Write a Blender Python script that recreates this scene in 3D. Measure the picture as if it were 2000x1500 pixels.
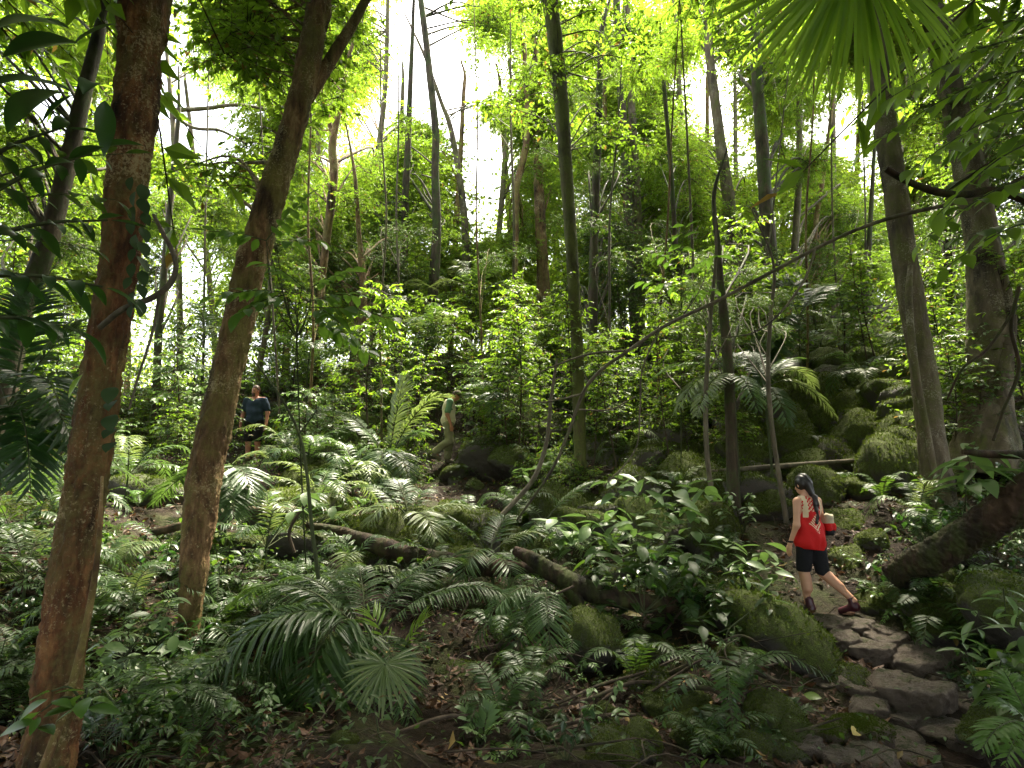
import bpy, bmesh, math
import numpy as np
from mathutils import Matrix, Vector

# ------------------------------------------------------------------ camera, sky, sun, exposure
SC = bpy.context.scene
for o in list(bpy.data.objects):
    bpy.data.objects.remove(o)
F_PX = 1111.1                      # focal length in photograph pixels (2000 wide)
PITCH = math.radians(8.0)
CAM = np.array([0.0, 0.0, 1.7])
cam_data = bpy.data.cameras.new('camera')
cam_data.sensor_width = 36.0
cam_data.lens = F_PX / 2000.0 * 36.0
cam_data.clip_start = 0.05
cam_data.clip_end = 600.0
cam = bpy.data.objects.new('camera', cam_data)
cam.location = CAM
cam.rotation_euler = (math.radians(90) + PITCH, 0, 0)
SC.collection.objects.link(cam)
SC.camera = cam

SUN_EL, SUN_AZ = math.radians(62), math.radians(24)     # azimuth from +Y towards +X
world = bpy.data.worlds.new('World')
SC.world = world
world.use_nodes = True
wn = world.node_tree.nodes
sky = wn.new('ShaderNodeTexSky')
sky.sky_type = 'NISHITA'
sky.sun_disc = False
sky.sun_elevation = SUN_EL
sky.sun_rotation = SUN_AZ
sky.air_density = 1.0
sky.dust_density = 7.0
sky.ozone_density = 0.6
wn['Background'].inputs['Strength'].default_value = 0.14
cloud = wn.new('ShaderNodeMix'); cloud.data_type = 'RGBA'          # thin even cloud whitens the sky
cloud.inputs[0].default_value = 0.55; cloud.inputs[7].default_value = (2.6, 2.55, 2.3, 1)
world.node_tree.links.new(sky.outputs[0], cloud.inputs[6])
world.node_tree.links.new(cloud.outputs[2], wn['Background'].inputs['Color'])
sun_data = bpy.data.lights.new('sun', 'SUN')
sun_data.energy = 4.6
sun_data.angle = math.radians(10)
sun_data.color = (1.0, 0.92, 0.74)
sun = bpy.data.objects.new('sun', sun_data)
sdir = Vector((math.sin(SUN_AZ) * math.cos(SUN_EL), math.cos(SUN_AZ) * math.cos(SUN_EL), math.sin(SUN_EL)))
sun.rotation_euler = sdir.to_track_quat('Z', 'Y').to_euler()
SC.collection.objects.link(sun)
SC.view_settings.view_transform = 'Standard'
SC.view_settings.look = 'None'
SC.view_settings.exposure = 3.2
SC.view_settings.gamma = 1.0
SC.cycles.use_denoising = True
SC.cycles.use_adaptive_sampling = True
SC.cycles.adaptive_threshold = 0.02
SC.cycles.max_bounces = 5
SC.cycles.diffuse_bounces = 3
SC.cycles.glossy_bounces = 2
SC.cycles.transmission_bounces = 4
SC.cycles.transparent_max_bounces = 4
SC.cycles.caustics_reflective = False
SC.cycles.caustics_refractive = False
SC.cycles.sample_clamp_indirect = 6.0

# ------------------------------------------------------------------ helpers
rng = np.random.default_rng(11)
COL = SC.collection
V = lambda *a: np.array(a, float)

def P(px, py, d):
    """world point seen at photograph pixel (px,py) at ground distance d ahead"""
    u = (px - 1000) / F_PX; v = (750 - py) / F_PX
    c, s = math.cos(PITCH), math.sin(PITCH)
    y = c - v * s; z = s + v * c
    return CAM + np.array([u, y, z]) * (d / y)

def proj(p):
    q = np.asarray(p) - CAM
    c, s = math.cos(PITCH), math.sin(PITCH)
    zc = q[1] * c + q[2] * s; yc = -q[1] * s + q[2] * c
    return 1000 + F_PX * q[0] / zc, 750 - F_PX * yc / zc, zc

def px2m(w, d):
    return w / F_PX * d

def wide(px):
    """round stems look wider away from the middle of a wide lens"""
    return math.cos(math.atan((px - 1000) / F_PX))

def _hash(ix, iy, iz):
    h = (ix * 374761393 + iy * 668265263 + iz * 1274126177) & 0x7fffffff
    h = ((h ^ (h >> 13)) * 1274126177) & 0x7fffffff
    return ((h ^ (h >> 16)) & 0xffff) / 65535.0

def vnoise(p):
    p = np.asarray(p, float)
    i = np.floor(p).astype(np.int64); f = p - i
    f = f * f * (3 - 2 * f)
    r = 0
    for dx in (0, 1):
        for dy in (0, 1):
            for dz in (0, 1):
                w = (f[..., 0] if dx else 1 - f[..., 0]) * (f[..., 1] if dy else 1 - f[..., 1]) * (f[..., 2] if dz else 1 - f[..., 2])
                r = r + w * _hash(i[..., 0] + dx, i[..., 1] + dy, i[..., 2] + dz)
    return r * 2 - 1

def fbm(p, octv=4, lac=2.1, gain=0.5):
    p = np.asarray(p, float); a = 1; r = 0
    for k in range(octv):
        r = r + a * vnoise(p + 17.3 * k); p = p * lac; a *= gain
    return r

def nrm(v):
    v = np.asarray(v, float)
    return v / np.maximum(np.linalg.norm(v, axis=-1, keepdims=True), 1e-9)

class MB:
    """collects vertices, faces, a tint per vertex and a material index per face; becomes one mesh"""
    def __init__(s):
        s.v = []; s.f = {3: [], 4: []}; s.t = []; s.m = {3: [], 4: []}; s.n = 0
    def add(s, verts, faces, tint=0.5, mi=0):
        verts = np.asarray(verts, float).reshape(-1, 3)
        faces = np.asarray(faces, int)
        if len(faces) == 0: return
        k = faces.shape[1]
        s.f[k].append(faces + s.n); s.m[k].append(np.full(len(faces), mi))
        s.v.append(verts)
        s.t.append(np.broadcast_to(np.asarray(tint, float), (len(verts),)))
        s.n += len(verts)
    def mesh(s, name, mats, smooth=True, origin=None):
        v = np.concatenate(s.v) if s.v else np.zeros((0, 3))
        if origin is not None: v = v - np.asarray(origin)
        t = np.concatenate(s.t) if s.t else np.zeros(0)
        me = bpy.data.meshes.new(name)
        f3 = np.concatenate(s.f[3]) if s.f[3] else np.zeros((0, 3), int)
        f4 = np.concatenate(s.f[4]) if s.f[4] else np.zeros((0, 4), int)
        mi = np.concatenate([np.concatenate(s.m[k]) if s.m[k] else np.zeros(0, int) for k in (3, 4)])
        me.vertices.add(len(v)); me.vertices.foreach_set('co', v.ravel())
        loops = np.concatenate([f3.ravel(), f4.ravel()])
        starts = np.concatenate([np.arange(len(f3)) * 3, len(f3) * 3 + np.arange(len(f4)) * 4])
        me.loops.add(len(loops)); me.loops.foreach_set('vertex_index', loops)
        me.polygons.add(len(starts)); me.polygons.foreach_set('loop_start', starts)
        me.polygons.foreach_set('material_index', mi)
        me.polygons.foreach_set('use_smooth', np.full(len(starts), smooth))
        me.update(calc_edges=True)
        at = me.attributes.new('tint', 'FLOAT', 'POINT'); at.data.foreach_set('value', t)
        for m in (mats if isinstance(mats, (list, tuple)) else [mats]): me.materials.append(m)
        return me

def link(name, data, parent=None, loc=None, mat=None):
    o = bpy.data.objects.new(name, data)
    COL.objects.link(o)
    if parent is not None: o.parent = parent
    if mat is not None: o.matrix_basis = mat
    elif loc is not None: o.location = loc
    return o

def tag(o, label, cat, group=None):
    o['label'] = label; o['category'] = cat
    if group: o['group'] = group
    return o

def thing(name, label, cat, loc, group=None):
    o = link(name, None, loc=tuple(float(c) for c in loc)); o.empty_display_size = 0.2
    return tag(o, label, cat, group)

def frame(d, n=None, x=None):
    """rotation matrix with columns X, Y=d, Z~n"""
    d = nrm(d)
    if n is None: n = V(0, 0, 1) if abs(d[2]) < .95 else V(1, 0, 0)
    x = nrm(np.cross(d, n)); n = np.cross(x, d)
    return np.stack([x, d, n], 1)

def mat44(R, loc, sc=1.0):
    sc = np.broadcast_to(np.asarray(sc, float), (3,))
    M = np.eye(4); M[:3, :3] = R * sc[None, :]; M[:3, 3] = loc
    return Matrix(M.tolist())

def spline(pts, n):
    """Catmull-Rom through pts (k,m), n samples"""
    p = np.asarray(pts, float)
    if len(p) == 2: p = np.stack([p[0], (p[0] + p[1]) / 2, p[1]])
    q = np.concatenate([[2 * p[0] - p[1]], p, [2 * p[-1] - p[-2]]])
    t = np.linspace(0, len(p) - 1 - 1e-6, n); i = t.astype(int); f = (t - i)[:, None]
    a, b, c, d = q[i], q[i + 1], q[i + 2], q[i + 3]
    return .5 * (2 * b + (c - a) * f + (2 * a - 5 * b + 4 * c - d) * f ** 2 + (3 * b - a - 3 * c + d) * f ** 3)

def tube(mb, pts, radii, seg=8, n=None, tint=0.5, mi=0, rough=0.0, rfreq=6.0, flare=None, cap=True, fine=0.0):
    pts = np.asarray(pts, float); radii = np.asarray(radii, float)
    if n is None: n = max(4, len(pts) * 3)
    pr = np.concatenate([pts, radii[:, None]], 1)
    s = spline(pr, n); c = s[:, :3]; r = np.maximum(s[:, 3], 1e-4)
    tg = nrm(np.gradient(c, axis=0))
    x = np.zeros_like(c)
    ref = V(1, 0, 0) if abs(tg[0, 0]) < .9 else V(0, 1, 0)
    x[0] = nrm(ref - tg[0] * ref.dot(tg[0]))
    for k in range(1, n):
        w = x[k - 1] - tg[k] * x[k - 1].dot(tg[k]); x[k] = nrm(w)
    y = np.cross(tg, x)
    a = np.arange(seg) * 2 * math.pi / seg
    ca, sa = np.cos(a)[None, :, None], np.sin(a)[None, :, None]
    dirv = x[:, None] * ca + y[:, None] * sa
    rr = np.repeat(r[:, None], seg, 1)
    if flare is not None:                       # (height, amount, lobes, phase): buttress roots at the base
        fh, fa, k, ph = flare
        dist = np.concatenate([[0], np.cumsum(np.linalg.norm(np.diff(c, axis=0), axis=1))])
        e = np.exp(-dist / fh)[:, None]
        rr = rr * (1 + fa * e * (0.35 + 0.65 * np.maximum(0, np.cos(k * a[None] + ph)) ** 1.5))
    if rough:
        q = c[:, None] * rfreq * V(1, 1, .35) + dirv * r.mean() * rfreq
        rr = rr * (1 + rough * fbm(q, 3))
    if fine:                                    # flaky bark: ridges running up the stem, pits and plates
        q = c[:, None] + dirv * rr[..., None]
        rd = 1 - np.abs(fbm(q * V(26, 26, 7), 3)) * 2
        pl = np.abs(fbm(q * V(9, 9, 4) + 40, 3))
        rr = rr + fine * (.55 * rd + 1.6 * np.minimum(pl, .35) + .5 * fbm(q * 60, 2))
    v = c[:, None] + dirv * rr[..., None]
    i, j = np.meshgrid(np.arange(n - 1), np.arange(seg), indexing='ij')
    j2 = (j + 1) % seg
    f = np.stack([i * seg + j, i * seg + j2, (i + 1) * seg + j2, (i + 1) * seg + j], -1).reshape(-1, 4)
    v = v.reshape(-1, 3); base = len(v)
    mb.add(v, f, tint, mi)
    if cap:
        for e, ring in ((0, 0), (n - 1, n - 1)):
            vv = np.concatenate([v[ring * seg:(ring + 1) * seg], [c[ring]]])
            jj = np.arange(seg); tri = np.stack([jj, (jj + 1) % seg, np.full(seg, seg)], 1)
            if e == 0: tri = tri[:, ::-1]
            mb.add(vv, tri, tint, mi)
    return c, r

# ------------------------------------------------------------------ leaf shapes (length 1 along +Y, normal +Z)
def leaf_lo(w=.2, fold=.06, droop=.12):
    v = np.array([[0, 0, 0], [w, .42, fold], [0, 1, -droop], [-w, .42, fold]])
    return v, np.array([[0, 1, 2], [0, 2, 3]])

def leaf_strip(w=.2, n=5, fold=.05, droop=.2, peak=.45, tipw=0.0, wave=0.0, curl=0.0, stalk=0.0):
    """midrib + two edges, n stations: quads"""
    t = np.linspace(0, 1, n + 1)
    prof = np.where(t < peak, np.sin(t / peak * math.pi / 2) ** .8, np.cos((t - peak) / (1 - peak) * math.pi / 2) ** .9)
    prof = np.maximum(prof, 0.02); prof[0] = .04; prof[-1] = max(tipw, .02)
    wd = w * prof
    ang = droop * t * 1.6
    yy = np.concatenate([[0], np.cumsum(np.cos((ang[1:] + ang[:-1]) / 2) / n)])
    zz = -np.concatenate([[0], np.cumsum(np.sin((ang[1:] + ang[:-1]) / 2) / n)])
    yy = stalk + yy * (1 - stalk)
    wv = wave * np.sin(t * 14)
    L = np.stack([-wd, yy, zz + fold * prof + wv - curl * prof], 1)
    M = np.stack([0 * t, yy, zz], 1)
    Rr = np.stack([wd, yy, zz + fold * prof - wv - curl * prof], 1)
    v = np.concatenate([L, M, Rr]); k = n + 1
    i = np.arange(n)
    f = np.concatenate([np.stack([i, i + k, i + k + 1, i + 1], 1), np.stack([i + k, i + 2 * k, i + 2 * k + 1, i + k + 1], 1)])
    return v, f

def scatter(mb, tmpl, pos, d, nrml, length, tint, mi=0, wscale=1.0):
    """many copies of a leaf template in one mesh"""
    tv, tf = tmpl
    pos = np.asarray(pos, float); d = nrm(d); N = len(pos)
    if N == 0: return
    x = nrm(np.cross(d, nrml)); z = np.cross(x, d)
    L = np.broadcast_to(np.asarray(length, float), (N,))
    W = L * np.broadcast_to(np.asarray(wscale, float), (N,))
    v = pos[:, None] + (tv[None, :, 0:1] * x[:, None]) * W[:, None, None] + (tv[None, :, 1:2] * d[:, None] + tv[None, :, 2:3] * z[:, None]) * L[:, None, None]
    f = (tf[None] + (np.arange(N) * len(tv))[:, None, None]).reshape(-1, tf.shape[1])
    t = np.repeat(np.broadcast_to(np.asarray(tint, float), (N,)), len(tv))
    mb.add(v.reshape(-1, 3), f, t, mi)

# ------------------------------------------------------------------ materials
def nt(name):
    m = bpy.data.materials.new(name); m.use_nodes = True
    t = m.node_tree; b = t.nodes['Principled BSDF']
    return m, t, b

def N(t, kind, **kw):
    n = t.nodes.new(kind)
    for k, v in kw.items():
        if k in n.inputs: n.inputs[k].default_value = v
        else: setattr(n, k, v)
    return n

def ramp(t, fac, stops):
    r = t.nodes.new('ShaderNodeValToRGB'); e = r.color_ramp.elements
    while len(e) < len(stops): e.new(0.5)
    for el, (p, c) in zip(e, stops):
        el.position = p; el.color = (*c, 1) if len(c) == 3 else c
    t.links.new(fac, r.inputs['Fac'])
    return r.outputs['Color']

def mixc(t, fac, a, b, blend='MIX'):
    m = t.nodes.new('ShaderNodeMix'); m.data_type = 'RGBA'; m.blend_type = blend
    for s, x in ((0, fac), (6, a), (7, b)):
        if hasattr(x, 'is_output'): t.links.new(x, m.inputs[s])
        elif s == 0: m.inputs[0].default_value = x
        else: m.inputs[s].default_value = (*x, 1)
    return m.outputs[2]

def coords(t, scale=(1, 1, 1)):
    c = t.nodes.new('ShaderNodeTexCoord'); mp = t.nodes.new('ShaderNodeMapping')
    mp.inputs['Scale'].default_value = scale
    t.links.new(c.outputs['Object'], mp.inputs['Vector'])
    return mp.outputs['Vector']

def noise(t, vec, scale, detail=4, rough=.55, dist=0.0):
    n = N(t, 'ShaderNodeTexNoise', Scale=scale, Detail=detail, Roughness=rough, Distortion=dist)
    t.links.new(vec, n.inputs['Vector'])
    return n.outputs['Fac']

def mathn(t, op, a, b=None, clamp=False):
    n = t.nodes.new('ShaderNodeMath'); n.operation = op; n.use_clamp = clamp
    for i, x in enumerate((a, b)):
        if x is None: continue
        if hasattr(x, 'is_output'): t.links.new(x, n.inputs[i])
        else: n.inputs[i].default_value = x
    return n.outputs[0]

def bump(t, h, strength, dist, b):
    n = N(t, 'ShaderNodeBump', Strength=strength, Distance=dist)
    t.links.new(h, n.inputs['Height']); t.links.new(n.outputs[0], b.inputs['Normal'])

def leaf_mat(name, c0, c1, trans, rough=.38, tmix=.42, spec=.45, old=None):
    m, t, b = nt(name)
    at = N(t, 'ShaderNodeAttribute', attribute_name='tint')
    oi = t.nodes.new('ShaderNodeObjectInfo')
    f = mathn(t, 'ADD', mathn(t, 'MULTIPLY', at.outputs['Fac'], .7), mathn(t, 'MULTIPLY', oi.outputs['Random'], .3))
    col = mixc(t, f, c0, c1)
    v = coords(t)
    col = mixc(t, mathn(t, 'MULTIPLY', noise(t, v, 9, 3), .35), col, tuple(.55 * (x + y) / 2 for x, y in zip(c0, c1)))
    if old is not None:
        k = mathn(t, 'GREATER_THAN', at.outputs['Fac'], .965)
        col = mixc(t, k, col, old)
    t.links.new(col, b.inputs['Base Color'])
    b.inputs['Roughness'].default_value = rough
    b.inputs['Specular IOR Level'].default_value = spec
    tr = t.nodes.new('ShaderNodeBsdfTranslucent')
    tc = mixc(t, f, tuple(.75 * x for x in trans), trans)
    if old is not None: tc = mixc(t, k, tc, old)
    t.links.new(tc, tr.inputs['Color'])
    mx = t.nodes.new('ShaderNodeMixShader'); mx.inputs[0].default_value = tmix
    t.links.new(b.outputs[0], mx.inputs[1]); t.links.new(tr.outputs[0], mx.inputs[2])
    t.links.new(mx.outputs[0], t.nodes['Material Output'].inputs['Surface'])
    return m

def bark_mat(name, c_dark, c_mid, c_light, moss=(.05, .07, .015), moss_amt=.5, rough=.85, stretch=.22, scale=9, bumpd=.02, crack=False, spec=.25, lichen=None):
    m, t, b = nt(name)
    v = coords(t, (1, 1, stretch)); v2 = coords(t)
    n1 = noise(t, v, scale, 6, .62, .4); n2 = noise(t, v2, 1.7, 3, .6)
    n3 = noise(t, v2, 30, 4, .7)
    col = ramp(t, n1, [(.28, c_dark), (.5, c_mid), (.72, c_light)])
    col = mixc(t, mathn(t, 'MULTIPLY', n3, .5), col, c_dark)
    if moss_amt > 0:
        n4 = noise(t, coords(t, (1, 1, .5)), 3.1, 5, .68)
        k = mathn(t, 'MULTIPLY', mathn(t, 'SUBTRACT', mathn(t, 'ADD', n4, mathn(t, 'MULTIPLY', n3, .25)), .72 - .25 * moss_amt), 6, True)
        col = mixc(t, k, col, mixc(t, n3, tuple(.6 * x for x in moss), tuple(1.6 * x for x in moss)))
    n5 = noise(t, coords(t, (1, 1, .25)), 3.4, 4, .6)
    col = mixc(t, mathn(t, 'MULTIPLY', mathn(t, 'SUBTRACT', n5, .52), 7, True), col, tuple(.55 * x for x in c_dark))
    if lichen is not None:
        n6 = noise(t, v2, 48, 3, .75); n7 = noise(t, v2, 2.3, 3, .6)
        k6 = mathn(t, 'MULTIPLY', mathn(t, 'SUBTRACT', mathn(t, 'ADD', n6, mathn(t, 'MULTIPLY', n7, .9)), 1.04), 8, True)
        col = mixc(t, mathn(t, 'MULTIPLY', k6, .8), col, lichen)
    col = mixc(t, mathn(t, 'MULTIPLY', mathn(t, 'SUBTRACT', n2, .45), 2.4, True), col, c_dark)
    t.links.new(col, b.inputs['Base Color'])
    b.inputs['Roughness'].default_value = rough; b.inputs['Specular IOR Level'].default_value = spec
    h = mathn(t, 'ADD', n1, mathn(t, 'MULTIPLY', n3, .45))
    if crack:
        vo = N(t, 'ShaderNodeTexVoronoi', Scale=scale * 1.6, feature='DISTANCE_TO_EDGE')
        t.links.new(coords(t, (1, 1, stretch * 1.2)), vo.inputs['Vector'])
        h = mathn(t, 'ADD', h, mathn(t, 'MULTIPLY', mathn(t, 'MINIMUM', vo.outputs['Distance'], .18), 2.0))
    bump(t, h, .9, bumpd, b)
    return m

def plain_mat(name, c, rough=.7, spec=.3, var=.25, scale=25, bumpd=.002):
    m, t, b = nt(name)
    n = noise(t, coords(t), scale, 4, .6)
    t.links.new(mixc(t, n, tuple(x * (1 - var) for x in c), tuple(min(1, x * (1 + var)) for x in c)), b.inputs['Base Color'])
    b.inputs['Roughness'].default_value = rough; b.inputs['Specular IOR Level'].default_value = spec
    bump(t, n, .5, bumpd, b)
    return m

def rock_mat(name, rock=(.12, .105, .085), rock2=(.05, .045, .04), moss=(.045, .065, .012), amt=.5, wet=.55):
    m, t, b = nt(name)
    v = coords(t)
    g = t.nodes.new('ShaderNodeNewGeometry'); sp = t.nodes.new('ShaderNodeSeparateXYZ')
    t.links.new(g.outputs['Normal'], sp.inputs[0])
    n1 = noise(t, v, 2.2, 6, .65); n2 = noise(t, v, 14, 5, .7); n3 = noise(t, v, 70, 3, .7)
    col = mixc(t, n1, rock2, rock); col = mixc(t, mathn(t, 'MULTIPLY', n2, .6), col, rock2)
    k = mathn(t, 'ADD', mathn(t, 'MULTIPLY', sp.outputs['Z'], .45), mathn(t, 'ADD', n1, mathn(t, 'MULTIPLY', n2, .5)))
    k = mathn(t, 'MULTIPLY', mathn(t, 'SUBTRACT', k, 1.25 - amt), 5, True)
    mc = mixc(t, mathn(t, 'MULTIPLY', mathn(t, 'SUBTRACT', n3, .3), 2.2, True), tuple(.25 * x for x in moss), tuple(1.7 * x for x in moss))
    mc = mixc(t, mathn(t, 'MULTIPLY', mathn(t, 'SUBTRACT', n2, .4), 3, True), mc, (.03, .025, .008))
    t.links.new(mixc(t, k, col, mc), b.inputs['Base Color'])
    rr = mathn(t, 'ADD', mathn(t, 'MULTIPLY', k, .95 - wet), wet)
    t.links.new(rr, b.inputs['Roughness'])
    b.inputs['Specular IOR Level'].default_value = .35
    h = mathn(t, 'ADD', mathn(t, 'ADD', n1, mathn(t, 'MULTIPLY', n2, .4)), mathn(t, 'MULTIPLY', n3, .45))
    bump(t, h, 1.0, .05, b)
    return m

M = {}
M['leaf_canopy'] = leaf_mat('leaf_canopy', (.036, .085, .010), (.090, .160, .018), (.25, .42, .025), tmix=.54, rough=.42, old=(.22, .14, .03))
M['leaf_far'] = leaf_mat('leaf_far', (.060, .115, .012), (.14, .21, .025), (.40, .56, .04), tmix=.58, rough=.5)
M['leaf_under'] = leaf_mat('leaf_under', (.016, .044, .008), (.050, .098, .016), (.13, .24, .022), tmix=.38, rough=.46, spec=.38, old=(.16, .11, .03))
M['leaf_bright'] = leaf_mat('leaf_bright', (.045, .115, .014), (.085, .175, .025), (.16, .31, .03), tmix=.42, rough=.4)
M['leaf_pale'] = leaf_mat('leaf_pale', (.08, .145, .045), (.15, .235, .08), (.17, .30, .06), tmix=.32, rough=.4, spec=.5)
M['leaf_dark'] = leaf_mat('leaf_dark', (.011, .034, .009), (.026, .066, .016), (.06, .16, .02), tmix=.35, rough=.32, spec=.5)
M['leaf_climb'] = leaf_mat('leaf_climb', (.018, .042, .014), (.045, .080, .028), (.05, .10, .02), tmix=.2, rough=.6, spec=.2)
M['palm'] = leaf_mat('palm', (.020, .052, .011), (.052, .105, .021), (.11, .20, .03), tmix=.35, rough=.4, spec=.42)
M['palm_pale'] = leaf_mat('palm_pale', (.075, .120, .035), (.14, .185, .06), (.20, .27, .06), tmix=.35, rough=.42, spec=.4)
M['palm_lime'] = leaf_mat('palm_lime', (.12, .23, .02), (.17, .30, .035), (.38, .58, .05), tmix=.62, rough=.4)
M['litter'] = leaf_mat('litter', (.028, .014, .007), (.13, .060, .024), (.10, .05, .02), tmix=.15, rough=.6, spec=.35, old=(.30, .20, .06))
M['yellow_leaf'] = leaf_mat('yellow_leaf', (.40, .32, .10), (.50, .40, .12), (.30, .25, .05), tmix=.25, rough=.5)
M['stem'] = bark_mat('stem', (.03, .04, .015), (.06, .075, .03), (.09, .10, .04), moss_amt=0, crack=False, bumpd=.003)
M['twig'] = bark_mat('twig', (.025, .018, .012), (.07, .05, .032), (.14, .11, .075), moss_amt=.3, crack=False, bumpd=.004)
M['vine'] = bark_mat('vine', (.06, .05, .035), (.13, .11, .075), (.22, .19, .13), moss_amt=.25, crack=False, bumpd=.006)
M['bark_red'] = bark_mat('bark_red', (.012, .006, .004), (.15, .062, .022), (.38, .20, .075), moss=(.11, .09, .028), moss_amt=.65, stretch=.3, scale=15, bumpd=.035, lichen=(.32, .26, .14))
M['bark_brown'] = bark_mat('bark_brown', (.030, .017, .008), (.175, .098, .042), (.38, .25, .12), moss=(.13, .11, .03), moss_amt=.65, stretch=.3, scale=15, bumpd=.03, lichen=(.36, .30, .16))
M['bark_grey'] = bark_mat('bark_grey', (.05, .04, .026), (.14, .11, .07), (.25, .21, .14), moss=(.085, .09, .025), moss_amt=.6, scale=8, lichen=(.28, .26, .19))
M['bark_dark'] = bark_mat('bark_dark', (.022, .017, .011), (.07, .052, .032), (.14, .11, .07), moss=(.04, .06, .015), moss_amt=.6, scale=8)
M['bark_moss'] = bark_mat('bark_moss', (.03, .024, .014), (.085, .065, .032), (.15, .125, .06), moss=(.075, .085, .02), moss_amt=1.1, scale=9)
M['log'] = bark_mat('log', (.010, .006, .004), (.045, .026, .014), (.10, .062, .034), moss=(.035, .045, .009), moss_amt=.6, scale=9)
M['log_bark'] = bark_mat('log_bark', (.03, .02, .013), (.10, .062, .038), (.18, .12, .075), moss=(.05, .055, .02), moss_amt=.45, scale=10, stretch=.8)
M['rock_moss'] = rock_mat('rock_moss', (.10, .085, .065), (.03, .026, .022), moss=(.075, .105, .013), amt=.60)
M['rock_wet'] = rock_mat('rock_wet', (.27, .205, .15), (.09, .068, .05), amt=.12, wet=.5)
M['rock_half'] = rock_mat('rock_half', (.13, .11, .09), (.05, .043, .036), amt=.36)
M['moss'] = leaf_mat('moss', (.026, .042, .006), (.105, .145, .020), (.12, .17, .02), tmix=.3, rough=.8, spec=.15)

# ------------------------------------------------------------------ the ground
_ctrl = [(1000,1500,3.7),(200,1500,3.7),(600,1500,3.7),(1700,1500,4.3),(2000,1500,4.0),(1600,1400,5.0),(1710,1280,5.8),(1590,1203,6.7),
 (1300,1400,4.7),(1100,1320,5.6),(800,1360,5.0),(1450,1300,5.3),(1850,1420,4.9),(1900,1250,5.9),(1300,1060,9.0),(1133,945,10.2),(1450,1030,8.2),(1700,905,9.6),(1650,700,15),
 (1600,620,21),(1830,935,8.6),(1980,860,8.6),(400,1100,7.6),(370,1315,5.4),(100,1100,6.2),(500,925,11.4),(470,905,12.6),(300,850,14),(600,790,18),
 (835,715,20),(1000,760,18),(1250,680,22),(1000,1010,9.5),(870,912,12.7),(940,930,12.2),(700,1060,8),(600,1210,6.4),(900,1260,5.9),(200,800,16),(0,800,14),(60,950,9),
 (1900,700,13),(1400,800,13),(1500,860,11),(1750,1100,7.0)]
_C = [P(*c) for c in _ctrl] + [V(0, 0, 0), V(-4, 0, -.1), V(4, 0, -.1), V(0, -8, -.6), V(-12, -6, -.6), V(12, -6, -.2), V(-12, 6, .4), V(12, 8, 1.6), V(-25, 20, 3), V(25, 20, 6),
 V(0, 30, 7.4), V(-14, 30, 5.6), V(14, 30, 8.8), V(28, 34, 9), V(-30, 34, 5), V(0, 45, 8), V(-25, 50, 6), V(25, 50, 9), V(0, 70, 7), V(-50, 70, 5), V(50, 70, 7), V(-50, 10, 2), V(50, 10, 5), V(-50, -20, -1), V(50, -20, -1)]
_C = np.array(_C); _XY = _C[:, :2]
def _tps(a, b):
    r2 = ((a[:, None] - b[None]) ** 2).sum(-1)
    return r2 * np.log(r2 + 1e-9) * .5
_n = len(_XY)
_A = np.zeros((_n + 3, _n + 3)); _A[:_n, :_n] = _tps(_XY, _XY) + np.eye(_n) * .6
_A[:_n, _n] = 1; _A[:_n, _n + 1:] = _XY; _A[_n:, :_n] = _A[:_n, _n:].T
_W = np.linalg.solve(_A, np.concatenate([_C[:, 2], [0, 0, 0]]))
def gz(x, y):
    xy = np.stack([np.ravel(x), np.ravel(y)], 1).astype(float)
    z = _tps(xy, _XY) @ _W[:_n] + _W[_n] + xy @ _W[_n + 1:]
    q = np.concatenate([xy, np.zeros((len(xy), 1))], 1)
    z = z + .16 * fbm(q * .9, 3) + .05 * fbm(q * 3.1 + 5, 3)
    return z.reshape(np.shape(x)) if np.ndim(x) else float(z[0])

def hit(px, py, d0=2.5, d1=60):
    """where the line of sight through a pixel meets the ground"""
    ds = np.linspace(d0, d1, 700)
    a = P(px, py, 1.0) - CAM
    p = CAM[None] + a[None] * ds[:, None]
    below = p[:, 2] < gz(p[:, 0], p[:, 1])
    k = int(np.argmax(below)) if below.any() else len(ds) - 1
    q = p[k]
    return V(q[0], q[1], gz(q[0], q[1]))

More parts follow.
